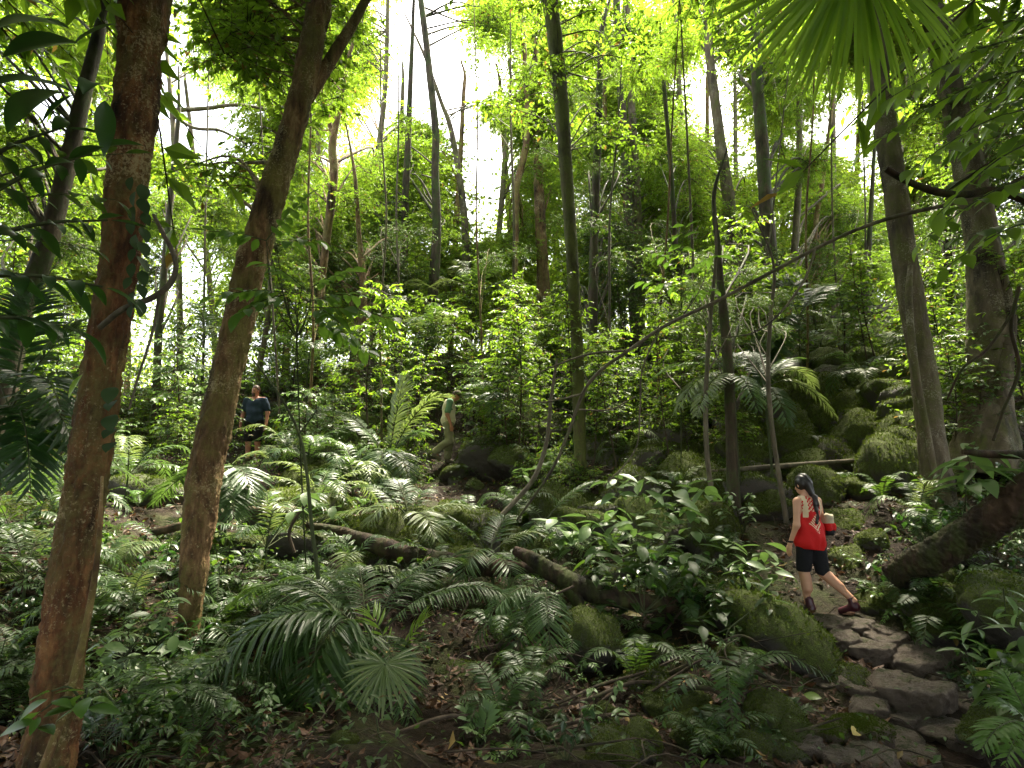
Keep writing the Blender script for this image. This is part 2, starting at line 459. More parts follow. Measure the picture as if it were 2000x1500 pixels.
def ground():
    m, t, b = nt('forest_floor')
    v = coords(t)
    n1 = noise(t, v, .7, 5, .6); n2 = noise(t, v, 6, 6, .65); n3 = noise(t, v, 40, 4, .7)
    col = mixc(t, n2, (.007, .005, .003), (.026, .016, .009))
    col = mixc(t, mathn(t, 'MULTIPLY', mathn(t, 'SUBTRACT', n3, .5), 3, True), col, (.05, .028, .014))
    k = mathn(t, 'MULTIPLY', mathn(t, 'SUBTRACT', mathn(t, 'ADD', n1, mathn(t, 'MULTIPLY', n2, .4)), .68), 5, True)
    col = mixc(t, k, col, mixc(t, n3, (.018, .028, .006), (.05, .065, .014)))
    t.links.new(col, b.inputs['Base Color']); b.inputs['Roughness'].default_value = .85; b.inputs['Specular IOR Level'].default_value = .15
    bump(t, mathn(t, 'ADD', n2, mathn(t, 'MULTIPLY', n3, .5)), 1, .05, b)
    ys = np.concatenate([np.linspace(-25, 1.5, 30), np.linspace(1.6, 14, 150), np.linspace(14.2, 32, 80), np.linspace(33, 110, 50)])
    s = np.linspace(-1, 1, 240); xs = np.sign(s) * (np.abs(s) * 9 + np.abs(s) ** 4 * 70)
    X, Y = np.meshgrid(xs, ys); Z = gz(X, Y)
    nx, ny = len(xs), len(ys)
    i, j = np.meshgrid(np.arange(ny - 1), np.arange(nx - 1), indexing='ij')
    f = np.stack([i * nx + j, i * nx + j + 1, (i + 1) * nx + j + 1, (i + 1) * nx + j], -1).reshape(-1, 4)
    mb = MB(); mb.add(np.stack([X, Y, Z], -1).reshape(-1, 3), f)
    o = link('ground', mb.mesh('ground', m)); o['kind'] = 'structure'
    o['label'] = 'dark forest floor of soil and moss rising into a slope'
ground()

# landmarks used to word the labels of plants
def where(px, py, d):
    if d < 5.2:
        return ('at the lower left beside the reddish trunk' if px < 480 else 'in the foreground hollow below the feather palm' if px < 1000 else
                'in the foreground by the fallen twigs' if px < 1380 else 'beside the stone steps of the path')
    if d < 9.5:
        return ('behind the reddish trunk at far left' if px < 330 else 'around the leaning brown trunk' if px < 620 else 'behind the feather palm' if px < 980 else
                'around the pale leafy shrub' if px < 1400 else 'beside the woman in red' if px < 1700 else 'around the fallen log at right')
    far = 'far up ' if d > 17 else ''
    return far + ('behind the reddish trunk' if px < 380 else 'near the man in dark shirt' if px < 640 else 'near the man in beige vest' if px < 980 else
            'behind the straight central trunk' if px < 1240 else 'above the hanging palm fronds' if px < 1500 else 'on the rocky bank above the woman' if px < 1720 else 'between the right hand trunks')

# ------------------------------------------------------------------ leaf clumps shared by the tree crowns
def clump_mesh(seed, mat, R=1.1, nb=42, nl=22, leafL=.125, tmpl=None, droop=.35, flat=.6, name='leaf_cluster'):
    g = np.random.default_rng(seed); mb = MB()
    tmpl = tmpl or leaf_lo(.19)
    for _ in range(nb):
        d = nrm(g.normal(size=3) * V(1, 1, flat) + V(0, 0, .12)); L = R * g.uniform(.45, 1.1)
        side = nrm(np.cross(d, V(0, 0, 1)) + 1e-3)
        bend = g.normal(0, .25)
        t = np.linspace(0, 1, 6)[:, None]
        pts = g.normal(0, .24, 3) * R * V(1, 1, .6) + d * t * L + side * bend * L * t ** 2 - V(0, 0, 1) * droop * L * t ** 2.2
        tube(mb, pts[::1], np.linspace(.008, .002, 6), 3, 6, .3, 1, cap=False)
        k = g.integers(int(nl * .7), int(nl * 1.3))
        u = g.uniform(.25, 1.02, k); ps = spline(pts, 24)
        pos = ps[np.clip((u * 23).astype(int), 0, 23)]
        tan = nrm(pts[-1] - pts[0])
        sg = np.where(g.random(k) < .5, -1, 1)[:, None]
        ld = nrm(tan * g.uniform(.2, 1, (k, 1)) + sg * side * g.uniform(.5, 1.1, (k, 1)) + V(0, 0, -1) * g.uniform(-.1, .7, (k, 1)) + g.normal(0, .25, (k, 3)))
        ln = nrm(V(0, 0, 1) + g.normal(0, .55, (k, 3)))
        scatter(mb, tmpl, pos, ld, ln, leafL * g.uniform(.65, 1.25, k), g.random(k), 0, g.uniform(.85, 1.2, k))
    return mb.mesh(name, [mat, M['twig']], smooth=False)

LEAF6 = leaf_strip(.2, 3, .05, .25)
CL = {
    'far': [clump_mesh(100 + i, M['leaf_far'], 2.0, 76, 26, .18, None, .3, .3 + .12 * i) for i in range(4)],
    'mid': [clump_mesh(200 + i, M['leaf_canopy'], 1.4, 56, 28, .112, None, .35, .25 + .12 * i) for i in range(5)],
    'fine': [clump_mesh(300 + i, M['leaf_canopy'], 1.1, 60, 28, .095, leaf_lo(.17)) for i in range(4)],
    'near': [clump_mesh(400 + i, M['leaf_canopy'], .6, 15, 11, .125, LEAF6) for i in range(4)],
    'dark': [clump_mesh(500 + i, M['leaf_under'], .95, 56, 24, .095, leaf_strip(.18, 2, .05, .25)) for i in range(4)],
    'bright': [clump_mesh(600 + i, M['leaf_bright'], .75, 26, 13, .17, LEAF6) for i in range(3)],
}
# openings in the canopy where the white sky shows
GAPS = [(345,110,28,120),(395,232,75,55),(372,540,42,42),(790,140,46,62),(775,40,55,45),(885,175,48,85),(868,60,50,60),(958,320,55,70),(720,235,38,50),(950,410,36,40),
        (1385,180,48,78),(1655,232,66,62),(1685,325,40,45),(70,175,50,34),(130,225,34,30),(1450,285,28,35),(1515,420,20,60),(985,130,28,40),(650,300,24,30),(250,40,0,0)]
def in_gap(p, grow=1.0, rad=0.0):
    x, y, z = proj(p)
    if z < .3: return False
    e = .62 * rad * F_PX / z
    return any(rx > 0 and ((x - cx) / (rx * grow + e)) ** 2 + ((y - cy) / (ry * grow + e)) ** 2 < 1 for cx, cy, rx, ry in GAPS)

def put_clump(root, base, c, kind, sc, g):
    a = g.uniform(0, 2 * math.pi)
    R = np.array([[math.cos(a), -math.sin(a), 0], [math.sin(a), math.cos(a), 0], [0, 0, 1]])
    me = CL[kind][g.integers(len(CL[kind]))]
    link('leaf_cluster', me, root, mat=mat44(R, c - base, sc * g.uniform(.85, 1.2) * V(1, 1, g.uniform(.75, 1.1))))

def tree(name, label, pts, d, dt=None, bark='bark_grey', seg=14, rough=.07, flare=(.35, .6, 5, 0), up=0., up_dir=None, zones=(), over=(), kind='mid', group=None, forks=(), seed=0, grow=1.0, tube_n=None, fine=0.0):
    """pts: (px, py, width px) from base to top; d, dt: distance at base and top"""
    g = np.random.default_rng(seed + 1000)
    dt = d if dt is None else dt
    ys = np.array([p[1] for p in pts], float)
    f = (ys[0] - ys) / max(1e-6, ys[0] - ys[-1])
    dd = d + (dt - d) * f
    c = [P(p[0], p[1], k) for p, k in zip(pts, dd)]
    r = [px2m(p[2], k) / 2 * wide(p[0]) * (.85 if d > 12 else 1) for p, k in zip(pts, dd)]
    b0 = c[0]; zg = gz(b0[0], b0[1])
    if b0[2] > zg - .05:
        lean = nrm(c[1] - c[0]); h = b0[2] - zg + .15
        b0 = b0 - lean * V(.5, .5, 0) * h - V(0, 0, h); c.insert(0, b0); r.insert(0, r[0] * 1.06)
    if up == 0: up = px2m(230, dt)
    if up > 0:
        ud = nrm(c[-1] - c[-2]) if up_dir is None else nrm(up_dir)
        c += [c[-1] + ud * up * .5, c[-1] + ud * up + V(g.normal(0, .2), g.normal(0, .2), 0)]; r += [r[-1] * .75, r[-1] * .3]
    base = V(b0[0], b0[1], zg)
    root = thing(name, label, 'tree', base, group)
    mb = MB()
    n = tube_n or max(20, len(c) * 7)
    cc, rr = tube(mb, c, r, seg, n, rough=rough, rfreq=4 / max(.1, r[0] * 4), flare=flare, fine=fine)
    link('trunk', mb.mesh('trunk', M[bark], origin=base), root)
    for fk in forks:       # extra stems: (px,py,width[,dist]) lists
        mb = MB()
        fp = [P(q[0], q[1], q[3] if len(q) > 3 else dt) for q in fk]
        tube(mb, fp, [px2m(q[2], q[3] if len(q) > 3 else dt) / 2 * wide(q[0]) for q in fk], max(8, seg - 4), len(fk) * 6, rough=rough, rfreq=8)
        link('limb', mb.mesh('limb', M[bark], origin=base), root)
    spots = []
    for z in zones:
        cx, cy, rx, ry, k = z[:5]; sc = z[5] if len(z) > 5 else 1.0; kd = z[6] if len(z) > 6 else kind
        tries = 0; got = 0; k = int(round(k * ZONE_K))
        if dt < 12: k = int(k * 1.5); sc = sc * (1.1 if kd == 'near' else .62); rx = rx * 1.35; ry = ry * 1.35
        while got < k and tries < k * 8:
            tries += 1
            a = g.uniform(0, 6.283); q = math.sqrt(g.random())
            p = P(cx + rx * q * math.cos(a), cy + ry * q * math.sin(a), dt + (1.6 if dt < 12 else 2.2) + g.normal(0, 1.0))
            if in_gap(p, grow, sc * {'far': 1.9, 'mid': 1.3, 'near': .6}.get(kd, .9)): continue
            spots.append((p, sc, kd)); got += 1
    for (ox, oy, oz, rad, k, sc) in over:  # high crown clumps, mostly unseen, many added to shade the ground below
        for _ in range(k):
            p = cc[-1] + V(ox, oy, oz) + nrm(g.normal(size=3)) * V(1, 1, .45) * rad * math.sqrt(g.random())
            x_, y_, z_ = proj(p)
            if in_gap(p, grow, sc) or (0.2 < z_ < 9 and y_ > -F_PX * 1.3 * sc / z_ and -400 < x_ < 2400): continue
            spots.append((p, sc, kind))
    tw = MB()
    for p, sc, kd in spots:
        put_clump(root, base, p, kd, sc, g)
        hd = np.linalg.norm(cc[:, :2] - p[:2], axis=1)
        ok = np.where(cc[:, 2] < p[2] - .45 * hd)[0]
        i = int(ok[-1]) if len(ok) else int(np.argmin(np.linalg.norm(cc - p, axis=1)))
        i = max(i, int(len(cc) * .25))
        i = int(np.clip(i - g.integers(0, 6), 0, len(cc) - 1)); s = cc[i]; L = np.linalg.norm(p - s)
        if L < .4: continue
        mid = (s + p) / 2 + V(0, 0, .12 * L) + g.normal(0, .07 * L, 3)
        r0 = min(rr[i] * .4, (.003 + .006 * L) if dt < 12 else (.008 + .009 * L))
        if dt > 23: tube(tw, [s, mid, p], [r0, r0 * .65, .006], 4, 7, cap=False); continue
        mb = MB(); tube(mb, [s, mid, p], [r0, r0 * .65, .006], 5, 9, cap=False)
        link('branch', mb.mesh('branch', M[bark], origin=base), root)
    if tw.n: o = link('branches', tw.mesh('branches', M[bark], origin=base), root); o['kind'] = 'stuff'
    return root

T = tree
ZONE_K = 1.5
# near trunks
T1 = T('rainforest_tree', 'thick reddish brown trunk with peeling lichen bark at the far left front', [(72,1560,104),(95,1480,98),(122,1250,88),(160,1000,80),(197,750,78),(236,500,80),(258,280,86),(276,90,94),(288,-20,110)], 3.4, 3.6,
  bark='bark_red', seg=90, tube_n=420, rough=.10, fine=.015, flare=(.4, .06, 4, 1.0), up=5.5, over=((0,0,0,3.2,18,1.7),(2.6,1.0,-.3,4.6,34,1.8),(5.5,.5,.5,3,16,1.8),(-2,3,.5,3,12,1.8)), kind='near', seed=1)  # overhead clumps spread past its own crown to shade the foreground
T2 = T('rainforest_tree', 'leaning brown trunk with forked top behind the reddish trunk', [(364,1330,34),(372,1200,40),(384,1060,58),(400,930,68),(430,790,62),(457,670,60),(494,505,60),(541,350,55),(585,200,48),(618,40,50),(632,-40,46)], 5.6, 6.4,
  bark='bark_brown', seg=72, tube_n=380, rough=.09, fine=.014, flare=(.3,.05,4,0), up=5, forks=(((600,190,34,6.35),(650,110,26,6.5),(690,45,22,6.6),(730,-30,18,6.7)),),
  zones=((440,70,120,100,15,.9,'near'),(540,90,80,110,2,.8,'near'),(430,330,90,60,4,.7,'near'),(670,120,60,100,4,.9,'near')), over=((0,0,3,3.6,22,1.6),(0,2,2.5,3,10,1.4)), kind='mid', seed=2)
T('rainforest_tree', 'dark leaning trunk half hidden by leaves at the left edge', [(-20,860,58),(10,760,54),(45,600,50),(92,480,46),(130,330,40),(160,200,36)], 6.6, 7.4, bark='bark_dark', up=4, zones=((80,300,110,90,7,.9),(30,120,80,80,4,.9,'near'),(140,420,70,70,4,.7,'dark')), over=((0,0,0,2.5,9,1.2),), seed=3)
T('rainforest_tree', 'straight mossy brown trunk standing in the centre', [(1133,955,25),(1133,900,24),(1131,800,24),(1126,650,23),(1117,500,24),(1107,350,26),(1092,150,30),(1074,0,34),(1068,-40,34)], 10.2, 10.6, bark='bark_moss', seg=36, tube_n=240, fine=.005,
  flare=(.2,.35,5,0), up=6, zones=((1085,110,90,150,5,.45,'dark'),(1105,320,45,120,5,.4,'dark'),(1020,80,120,100,6,.8,'near'),(1160,160,90,150,9,.8,'near')), over=((0,0,1.5,4,22,1.7),), seed=4)
T('rainforest_tree', 'grey brown trunk with a thin stem beside it on the right', [(1832,950,62),(1822,880,56),(1806,740,54),(1790,640,52),(1772,540,52),(1752,400,50),(1735,280,48),(1722,190,44),(1706,60,40),(1700,-30,38)], 7.8, 8.2, bark='bark_grey', seg=48, tube_n=260, fine=.012,
  flare=(.3,.3,5,.4), up=5, forks=(((1832,960,14,7.7),(1812,850,14,7.65),(1788,720,15,7.6),(1775,590,16,7.65),(1778,520,12,7.75)),), zones=((1690,140,60,90,4,.7),(1760,60,70,60,4,.8)), over=((0,0,0,4,26,1.8),(1.5,1,-1,2,6,1.4)), seed=5)
T('rainforest_tree', 'big buttressed trunk wrapped in vines at the right edge', [(1925,900,120),(1928,800,92),(1932,650,84),(1922,500,74),(1896,350,64),(1862,200,54),(1832,80,50),(1812,-20,46)], 8.4, 8.8, bark='bark_grey', seg=60, tube_n=240, rough=.12, fine=.016,
  flare=(.7,.5,4,.8), up=5, forks=(((1965,880,40,8.2),(1955,760,34,8.2),(1970,640,34,8.3),(1950,520,30,8.4),(1915,400,22,8.5)),), zones=((1920,120,90,100,9,.9,'dark'),(1980,300,60,110,7,.9,'dark'),(1840,260,60,70,3,.6)), over=((0,0,0,4,26,1.8),(-2,1,-1,2,5,1.4)), seed=6)
# middle distance
T('slender_tree', 'slender dark tree with a bend in its trunk against the sky', [(836,712,26),(840,640,26),(848,540,25),(853,440,22),(850,330,19),(851,260,18),(842,170,18),(832,80,17),(822,0,16),(818,-30,16)], 19, 19.5, bark='bark_dark', seg=14, rough=.05, flare=(.3,.5,4,0), up=4,
  zones=((860,420,70,50,3,.8),(790,340,60,60,4,.9),(920,250,60,60,3,.8),(930,80,70,70,5,1.0)), seed=7)
T('slender_tree', 'tall slim trunk, the left one of a close pair right of centre', [(1240,640,24),(1232,500,24),(1226,400,23),(1218,250,21),(1208,100,19),(1203,-20,18)], 19, 19.6, bark='bark_dark', up=4, zones=((1180,200,50,160,8,.9),(1270,330,60,110,7,.9),(1200,60,70,60,5,1.)), seed=8)
T('slender_tree', 'tall slim trunk, the right one of a close pair right of centre', [(1252,640,22),(1248,500,22),(1244,400,21),(1236,250,20),(1228,100,17),(1224,-20,16)], 19.4, 20, bark='bark_grey', up=4, zones=((1290,150,60,130,8,.9),(1250,440,60,60,5,.8)), seed=9)
T('slender_tree', 'grey trunk leaning left into the bright gap right of centre', [(1452,610,34),(1440,500,34),(1425,400,30),(1410,300,28),(1397,200,25),(1385,100,22),(1378,-20,18)], 17, 18, bark='bark_grey', up=4, zones=((1330,270,40,90,5,.8),(1430,60,70,60,5,1.0),(1370,430,60,80,6,.8),(1460,380,30,60,3,.7)), seed=10)
T('slender_tree', 'stout dark trunk under the overhanging fan palm leaf', [(1510,570,38),(1503,480,36),(1496,400,34),(1490,300,33),(1482,200,30),(1474,80,28),(1470,-20,26)], 15, 15.6, bark='bark_dark', up=4, zones=((1540,320,45,80,5,.7),(1480,440,50,50,3,.6),(1560,140,60,80,6,.9),(1500,60,80,60,5,1)), seed=11)
T('slender_tree', 'thin mottled trunk between fan palm leaf and grey right trunk', [(1540,600,18),(1552,480,18),(1560,350,17),(1562,200,16),(1566,60,15)], 18, 18.5, bark='bark_grey', up=4, zones=((1600,160,50,70,5,.8),(1600,440,50,60,5,.8),(1585,300,30,60,3,.6)), seed=12)
T('slender_tree', 'reddish thin trunk standing in yellow green light left of the right trunks', [(1597,610,16),(1594,540,16),(1592,450,14),(1610,330,12),(1620,250,10)], 20, bark='bark_brown', zones=((1640,430,50,60,5,.8),(1690,430,40,70,4,.8)), seed=13)
T('slender_tree', 'knobbly trunk bent to the left beside the centre gap', [(1008,430,14),(1010,360,16),(1022,310,17),(1030,250,15),(1026,130,13),(1015,0,12)], 22, 22.5, bark='bark_brown', up=3, zones=((1010,200,50,110,8,1.0),(1000,470,60,60,5,.9),(1050,240,40,120,6,.9)), seed=14)
T('slender_tree', 'pale leaning trunk in front of the bright centre gap', [(912,540,20),(908,440,18),(898,350,16),(880,250,13),(862,200,10)], 24, bark='bark_grey', zones=((900,470,40,40,4,.8),(985,240,30,50,3,.8),(940,520,60,40,4,.9)), seed=15)
T('slender_tree', 'pale straight trunk seen against the sky left of centre', [(738,380,14),(742,280,14),(750,200,13),(755,120,12),(757,20,10)], 23, 23, bark='bark_grey', up=3, zones=((700,130,50,110,8,1.0),(740,330,60,40,5,.9),(825,230,26,60,4,.9),(720,60,50,50,4,1)), seed=16)
T('slender_tree', 'dark trunk left of the slender dark tree, half hidden by leaves', [(790,480,18),(792,380,18),(796,300,16),(800,200,14),(806,60,10)], 20, bark='bark_dark', zones=((770,420,60,50,6,.9),(700,420,60,60,7,.9),(780,300,30,40,2,.6)), seed=17)
T('slender_tree', 'brown forked trunk right of the leaning brown trunk', [(628,560,18),(640,450,20),(652,340,22),(650,280,20),(665,200,12)], 16, bark='bark_brown', forks=(((652,290,12,16),(640,220,9,16),(625,150,7,16)),), zones=((650,180,40,60,4,.7),(610,300,40,60,4,.7),(600,440,50,70,6,.8),(680,340,50,60,5,.8)), seed=18)
T('slender_tree', 'reddish stem rising behind the small palm left of centre', [(693,775,18),(700,690,18),(710,600,17),(706,520,15),(700,440,12)], 16, bark='bark_brown', zones=((700,500,70,60,8,.75,'dark'),(660,580,40,40,4,.6,'dark'),(760,520,50,60,6,.7,'dark')), seed=19)
T('slender_tree', 'pale brown trunk just left of the straight central trunk', [(1065,690,36),(1064,640,34),(1062,580,32),(1060,520,30),(1055,430,26),(1050,300,22)], 24, bark='bark_brown', up=7, zones=((1050,400,50,70,6,.9),), seed=20)
T('slender_tree', 'dark trunk just right of the straight central trunk', [(1155,760,24),(1158,620,24),(1160,480,22),(1165,330,20),(1172,150,16)], 14, 14.5, bark='bark_dark', up=3, zones=((1190,420,50,100,9,.65,'dark'),(1150,560,50,60,6,.6,'dark')), seed=21)
T('slender_tree', 'thin dark stem left of the leaning grey trunk', [(1322,760,12),(1324,640,13),(1322,540,13),(1316,420,12),(1308,300,11),(1296,160,10)], 15, bark='bark_dark', up=2, zones=((1320,350,50,90,7,.65),(1300,520,60,60,6,.6,'dark')), seed=22)
T('slender_tree', 'slim dark sapling trunk beside the hanging palm fronds', [(1438,1035,26),(1432,950,24),(1428,850,22),(1424,740,22),(1416,640,20),(1408,560,16),(1402,480,12)], 8.6, 9, bark='bark_dark', zones=((1400,560,60,50,7,.5,'dark'),(1420,650,50,40,5,.4,'dark')), seed=23)
T('slender_tree', 'thin curved pole tree left of the hanging palm fronds', [(1398,1010,10),(1382,900,10),(1378,800,10),(1382,700,9),(1390,600,8)], 8.3, bark='vine', flare=None, zones=((1370,610,50,50,4,.4,'dark'),), seed=24)
T('slender_tree', 'thin pale pole tree right of the hanging palm fronds', [(1535,1010,11),(1520,920,10),(1506,820,10),(1500,720,9),(1505,620,8)], 8.2, bark='vine', flare=None, zones=((1510,620,40,40,4,.4,'dark'),), seed=25)
T('slender_tree', 'slim mossy trunk behind the leaning brown trunk at left', [(305,800,20),(308,680,20),(318,560,18),(330,430,16),(340,320,14)], 14, bark='bark_dark', zones=((330,430,50,60,7,.7),(300,520,50,50,4,.6,'dark')), seed=26)
T('slender_tree', 'pale thin trunk seen between the two big left trunks', [(352,700,16),(350,560,16),(345,400,15),(338,250,14),(330,150,12)], 18, 18.5, bark='bark_grey', up=3, zones=((410,400,60,70,7,.8),(350,330,40,30,2,.6),(430,170,60,30,2,.6)), forks=(((342,215,12,18.4),(400,212,10,18.4),(460,205,8,18.4),(520,212,5,18.4)),((336,225,9,18.4),(380,250,8,18.4),(430,255,7,18.4),(480,280,5,18.4))), seed=27)
T('slender_tree', 'slim pale trunk behind the man in the dark shirt', [(500,760,14),(520,640,13),(530,540,12),(540,430,10)], 15, bark='bark_grey', zones=((540,500,50,60,7,.7),(580,560,50,40,4,.6,'dark')), seed=28)
T('slender_tree', 'slender trunk with climbing leaves just right of the twin trunks', [(1345,640,16),(1340,500,16),(1336,380,14),(1330,250,13),(1324,100,11)], 24, bark='bark_grey', up=3, zones=((1320,130,60,90,7,1.0),(1345,440,50,80,6,.9)), seed=29)
T('slender_tree', 'dim trunk in the shade right of the grey right trunk', [(1862,800,20),(1858,650,20),(1850,480,18),(1846,350,15)], 12, bark='bark_dark', zones=((1850,460,50,70,7,.6,'dark'),(1830,590,50,60,6,.5,'dark'),(1880,640,50,50,4,.5,'dark')), seed=30)
T('slender_tree', 'thin dark trunk on the bank left of the grey right trunk', [(1690,640,14),(1694,540,14),(1700,430,12),(1706,320,10)], 17, bark='bark_dark', zones=((1700,520,40,50,6,.7),(1650,560,40,40,4,.6)), seed=31)
# thin pole stems reaching for the light in the middle distance
for i, x in enumerate((395, 545, 605, 745, 785, 945, 1000, 1185, 1285, 1365, 1475, 1575, 1645, 1695, 1865)):
    g = np.random.default_rng(2500 + i); ln = g.normal(0, 22); w = g.uniform(5, 9)
    T('pole_sapling', 'thin straight pole sapling in the middle distance', [(x, 800, w), (x + ln * .3 + g.normal(0, 5), 620, w * .95), (x + ln * .6 + g.normal(0, 6), 430, w * .85), (x + ln, 240, w * .7), (x + ln * 1.4, 60, w * .5)], g.uniform(12.5, 17), bark=('bark_grey', 'vine', 'bark_brown')[i % 3], seg=8, flare=None,
      zones=((x + ln, 160, 45, 90, 2, .5), (x, 470, 45, 60, 1, .5, 'dark')), group='thin pole saplings in the middle distance', seed=2500 + i)
# trees behind the crest of the slope
_far = [(250,520,300),(420,520,330),(560,470,200),(620,560,380),(690,560,330),(770,540,340),(880,600,470),(960,600,440),(1010,620,470),(1090,600,280),(1180,580,300),(1270,600,280),(1380,560,320),(1440,560,430),(1530,570,300),(1630,580,380),(1660,560,420),(1730,560,300),(1800,520,300),(1900,480,250),(150,560,330),(60,600,350)]
for i, (x, y0, y1) in enumerate(_far):
    g = np.random.default_rng(3000 + i); d = g.uniform(27, 40)
    q = hit(x, y0 + 130); 
    lean = g.normal(0, 18)
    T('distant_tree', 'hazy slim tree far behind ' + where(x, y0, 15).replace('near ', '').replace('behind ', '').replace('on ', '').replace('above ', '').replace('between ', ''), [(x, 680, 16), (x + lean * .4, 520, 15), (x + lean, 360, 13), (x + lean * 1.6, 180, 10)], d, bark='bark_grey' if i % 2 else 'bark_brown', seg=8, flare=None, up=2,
      zones=((x + lean, 130, 100, 170, 9, 1.25, 'far'), (x + lean, 330, 90, 110, 6, 1.2, 'far'), (x, 520, 90, 110, 7, 1.3, 'far')), group='hazy slim trees beyond the crest', seed=3000 + i)

# unseen forest behind and beside the viewpoint, added to block sky light
for i, (x, y, h, lb) in enumerate([(-3.5,-2.5,9,'left'),(2.8,-3.2,10,'right'),(-8,1.5,10,'far left'),(8.5,2.0,10,'far right'),(0.5,-7,11,'middle'),(-6,-7,11,'rear left'),(6.5,-7,11,'rear right'),(12.5,7,12,'outer right'),(-12,3,10,'left flank')]):
    g = np.random.default_rng(4000 + i); bz = gz(x, y); b_ = V(x, y, bz)
    root = thing('rainforest_tree', 'tall unseen tree added for shade behind the viewpoint on the ' + lb, 'tree', b_, 'unseen shade trees around the viewpoint')
    mb = MB(); cc, rr = tube(mb, [b_ - V(0, 0, .2), b_ + V(.1, .1, h * .5), b_ + V(.2, 0, h)], [.22, .18, .08], 12, 30, rough=.06, flare=(.4, .5, 5, 0)); link('trunk', mb.mesh('trunk', M['bark_grey'], origin=b_), root)
    for k in range(18):
        p = cc[-1] + V(0, 0, -1.5) + nrm(g.normal(size=3)) * V(4.5, 4.5, 3.0) * math.sqrt(g.random())
        x_, y_, z_ = proj(p)
        if z_ > 0 and in_gap(p, 1.6) or (0.2 < z_ < 9 and y_ > -F_PX * 3 / z_ and -400 < x_ < 2400): continue
        put_clump(root, b_, p, 'mid', 2.4, g)
        mb = MB(); s = cc[int(g.integers(15, 29))]; tube(mb, [s, (s + p) / 2 + V(0, 0, .2), p], [.05, .035, .012], 5, 8, cap=False); link('branch', mb.mesh('branch', M['bark_grey'], origin=b_), root)

# ------------------------------------------------------------------ rocks
def rock_mesh(seed, mat, flat=1.0, cuts=12, sub=4, rough=.06, slab=False):
    g = np.random.default_rng(seed)
    bm = bmesh.new(); bmesh.ops.create_icosphere(bm, subdivisions=sub, radius=1)
    d = nrm(np.array([v.co[:] for v in bm.verts])); f = np.array([[v.index for v in p.verts] for p in bm.faces]); bm.free()
    n = nrm(g.normal(size=(cuts, 3))); h = g.uniform(.62, 1.0, cuts)
    if slab:                                   # flat worn top and steep broken sides
        n[:, 2] *= .35; n = nrm(n); n[0] = nrm(V(g.normal(0, .08), g.normal(0, .08), 1)); h = g.uniform(.75, 1.05, cuts); h[0] = .5
    dn = d @ n.T; sharp = 16 if slab else 9
    r = np.where(dn > .05, h[None] / np.maximum(dn, .05), 9)
    r = -np.log(np.exp(-r * sharp).sum(1) + np.exp(-1.15 * sharp)) / sharp      # soft minimum: worn edges
    r = r * (1 + .10 * fbm(d * 1.6 + seed, 2)) + rough * fbm(d * 5 + seed, 4) - rough * .5 * np.abs(fbm(d * 9 + seed, 3))
    v = d * r[:, None] * V(1, 1, flat)
    mb = MB(); mb.add(v, f)
    # moss tufts on the upper faces
    fv = v[f]; c = fv.mean(1); nn = nrm(np.cross(fv[:, 1] - fv[:, 0], fv[:, 2] - fv[:, 0]))
    ok = np.where((nn[:, 2] + .55 * fbm(c * 2.3 + seed, 3) > .35))[0]
    k = g.choice(ok, min(8000, len(ok) * 4)) if len(ok) else []
    w = g.dirichlet((1, 1, 1), len(k))
    pos = (fv[k] * w[..., None]).sum(1)
    tb = MB()
    scatter(tb, leaf_lo(.22, .0, .2), pos - nn[k] * .004, nrm(nn[k] + g.normal(0, .75, (len(k), 3))), nrm(g.normal(size=(len(k), 3))), g.uniform(.03, .085, len(k)), g.random(len(k)))
    return mb.mesh('rock', mat), tb.mesh('moss', M['moss'], smooth=False)
ROCKS = {'moss': [rock_mesh(40 + i, M['rock_moss'], .8) for i in range(5)], 'half': [rock_mesh(60 + i, M['rock_half'], .75) for i in range(3)],
         'step': [rock_mesh(80 + i, M['rock_wet'], .66, 14, 5, .07, True) for i in range(5)]}
def rock(label, px, py, wpx, d=None, kind='moss', sx=1., sy=1., sz=1., rot=None, group=None, name='boulder', sink=.25, moss=True, lift=0, seed=0):
    g = np.random.default_rng(int(px * 7 + py) + seed)
    q = hit(px, py) if d is None else P(px, py, d)
    dd = q[1]; s = px2m(wpx, dd) / 2
    a = g.uniform(0, 6.28) if rot is None else rot
    R = np.array([[math.cos(a), -math.sin(a), 0], [math.sin(a), math.cos(a), 0], [0, 0, 1]]) @ np.array([[1, 0, 0], [0, math.cos(.12), -math.sin(.12)], [0, math.sin(.12), math.cos(.12)]])
    me, mo = ROCKS[kind][g.integers(len(ROCKS[kind]))]
    q = q + V(0, 0, lift - sink * s * .6)
    root = link(name, me, mat=mat44(R, q, s * V(sx, sy, sz)))
    tag(root, label, 'rock' if name == 'boulder' else 'stone', group)
    if moss: link('moss', mo, root)
    return root
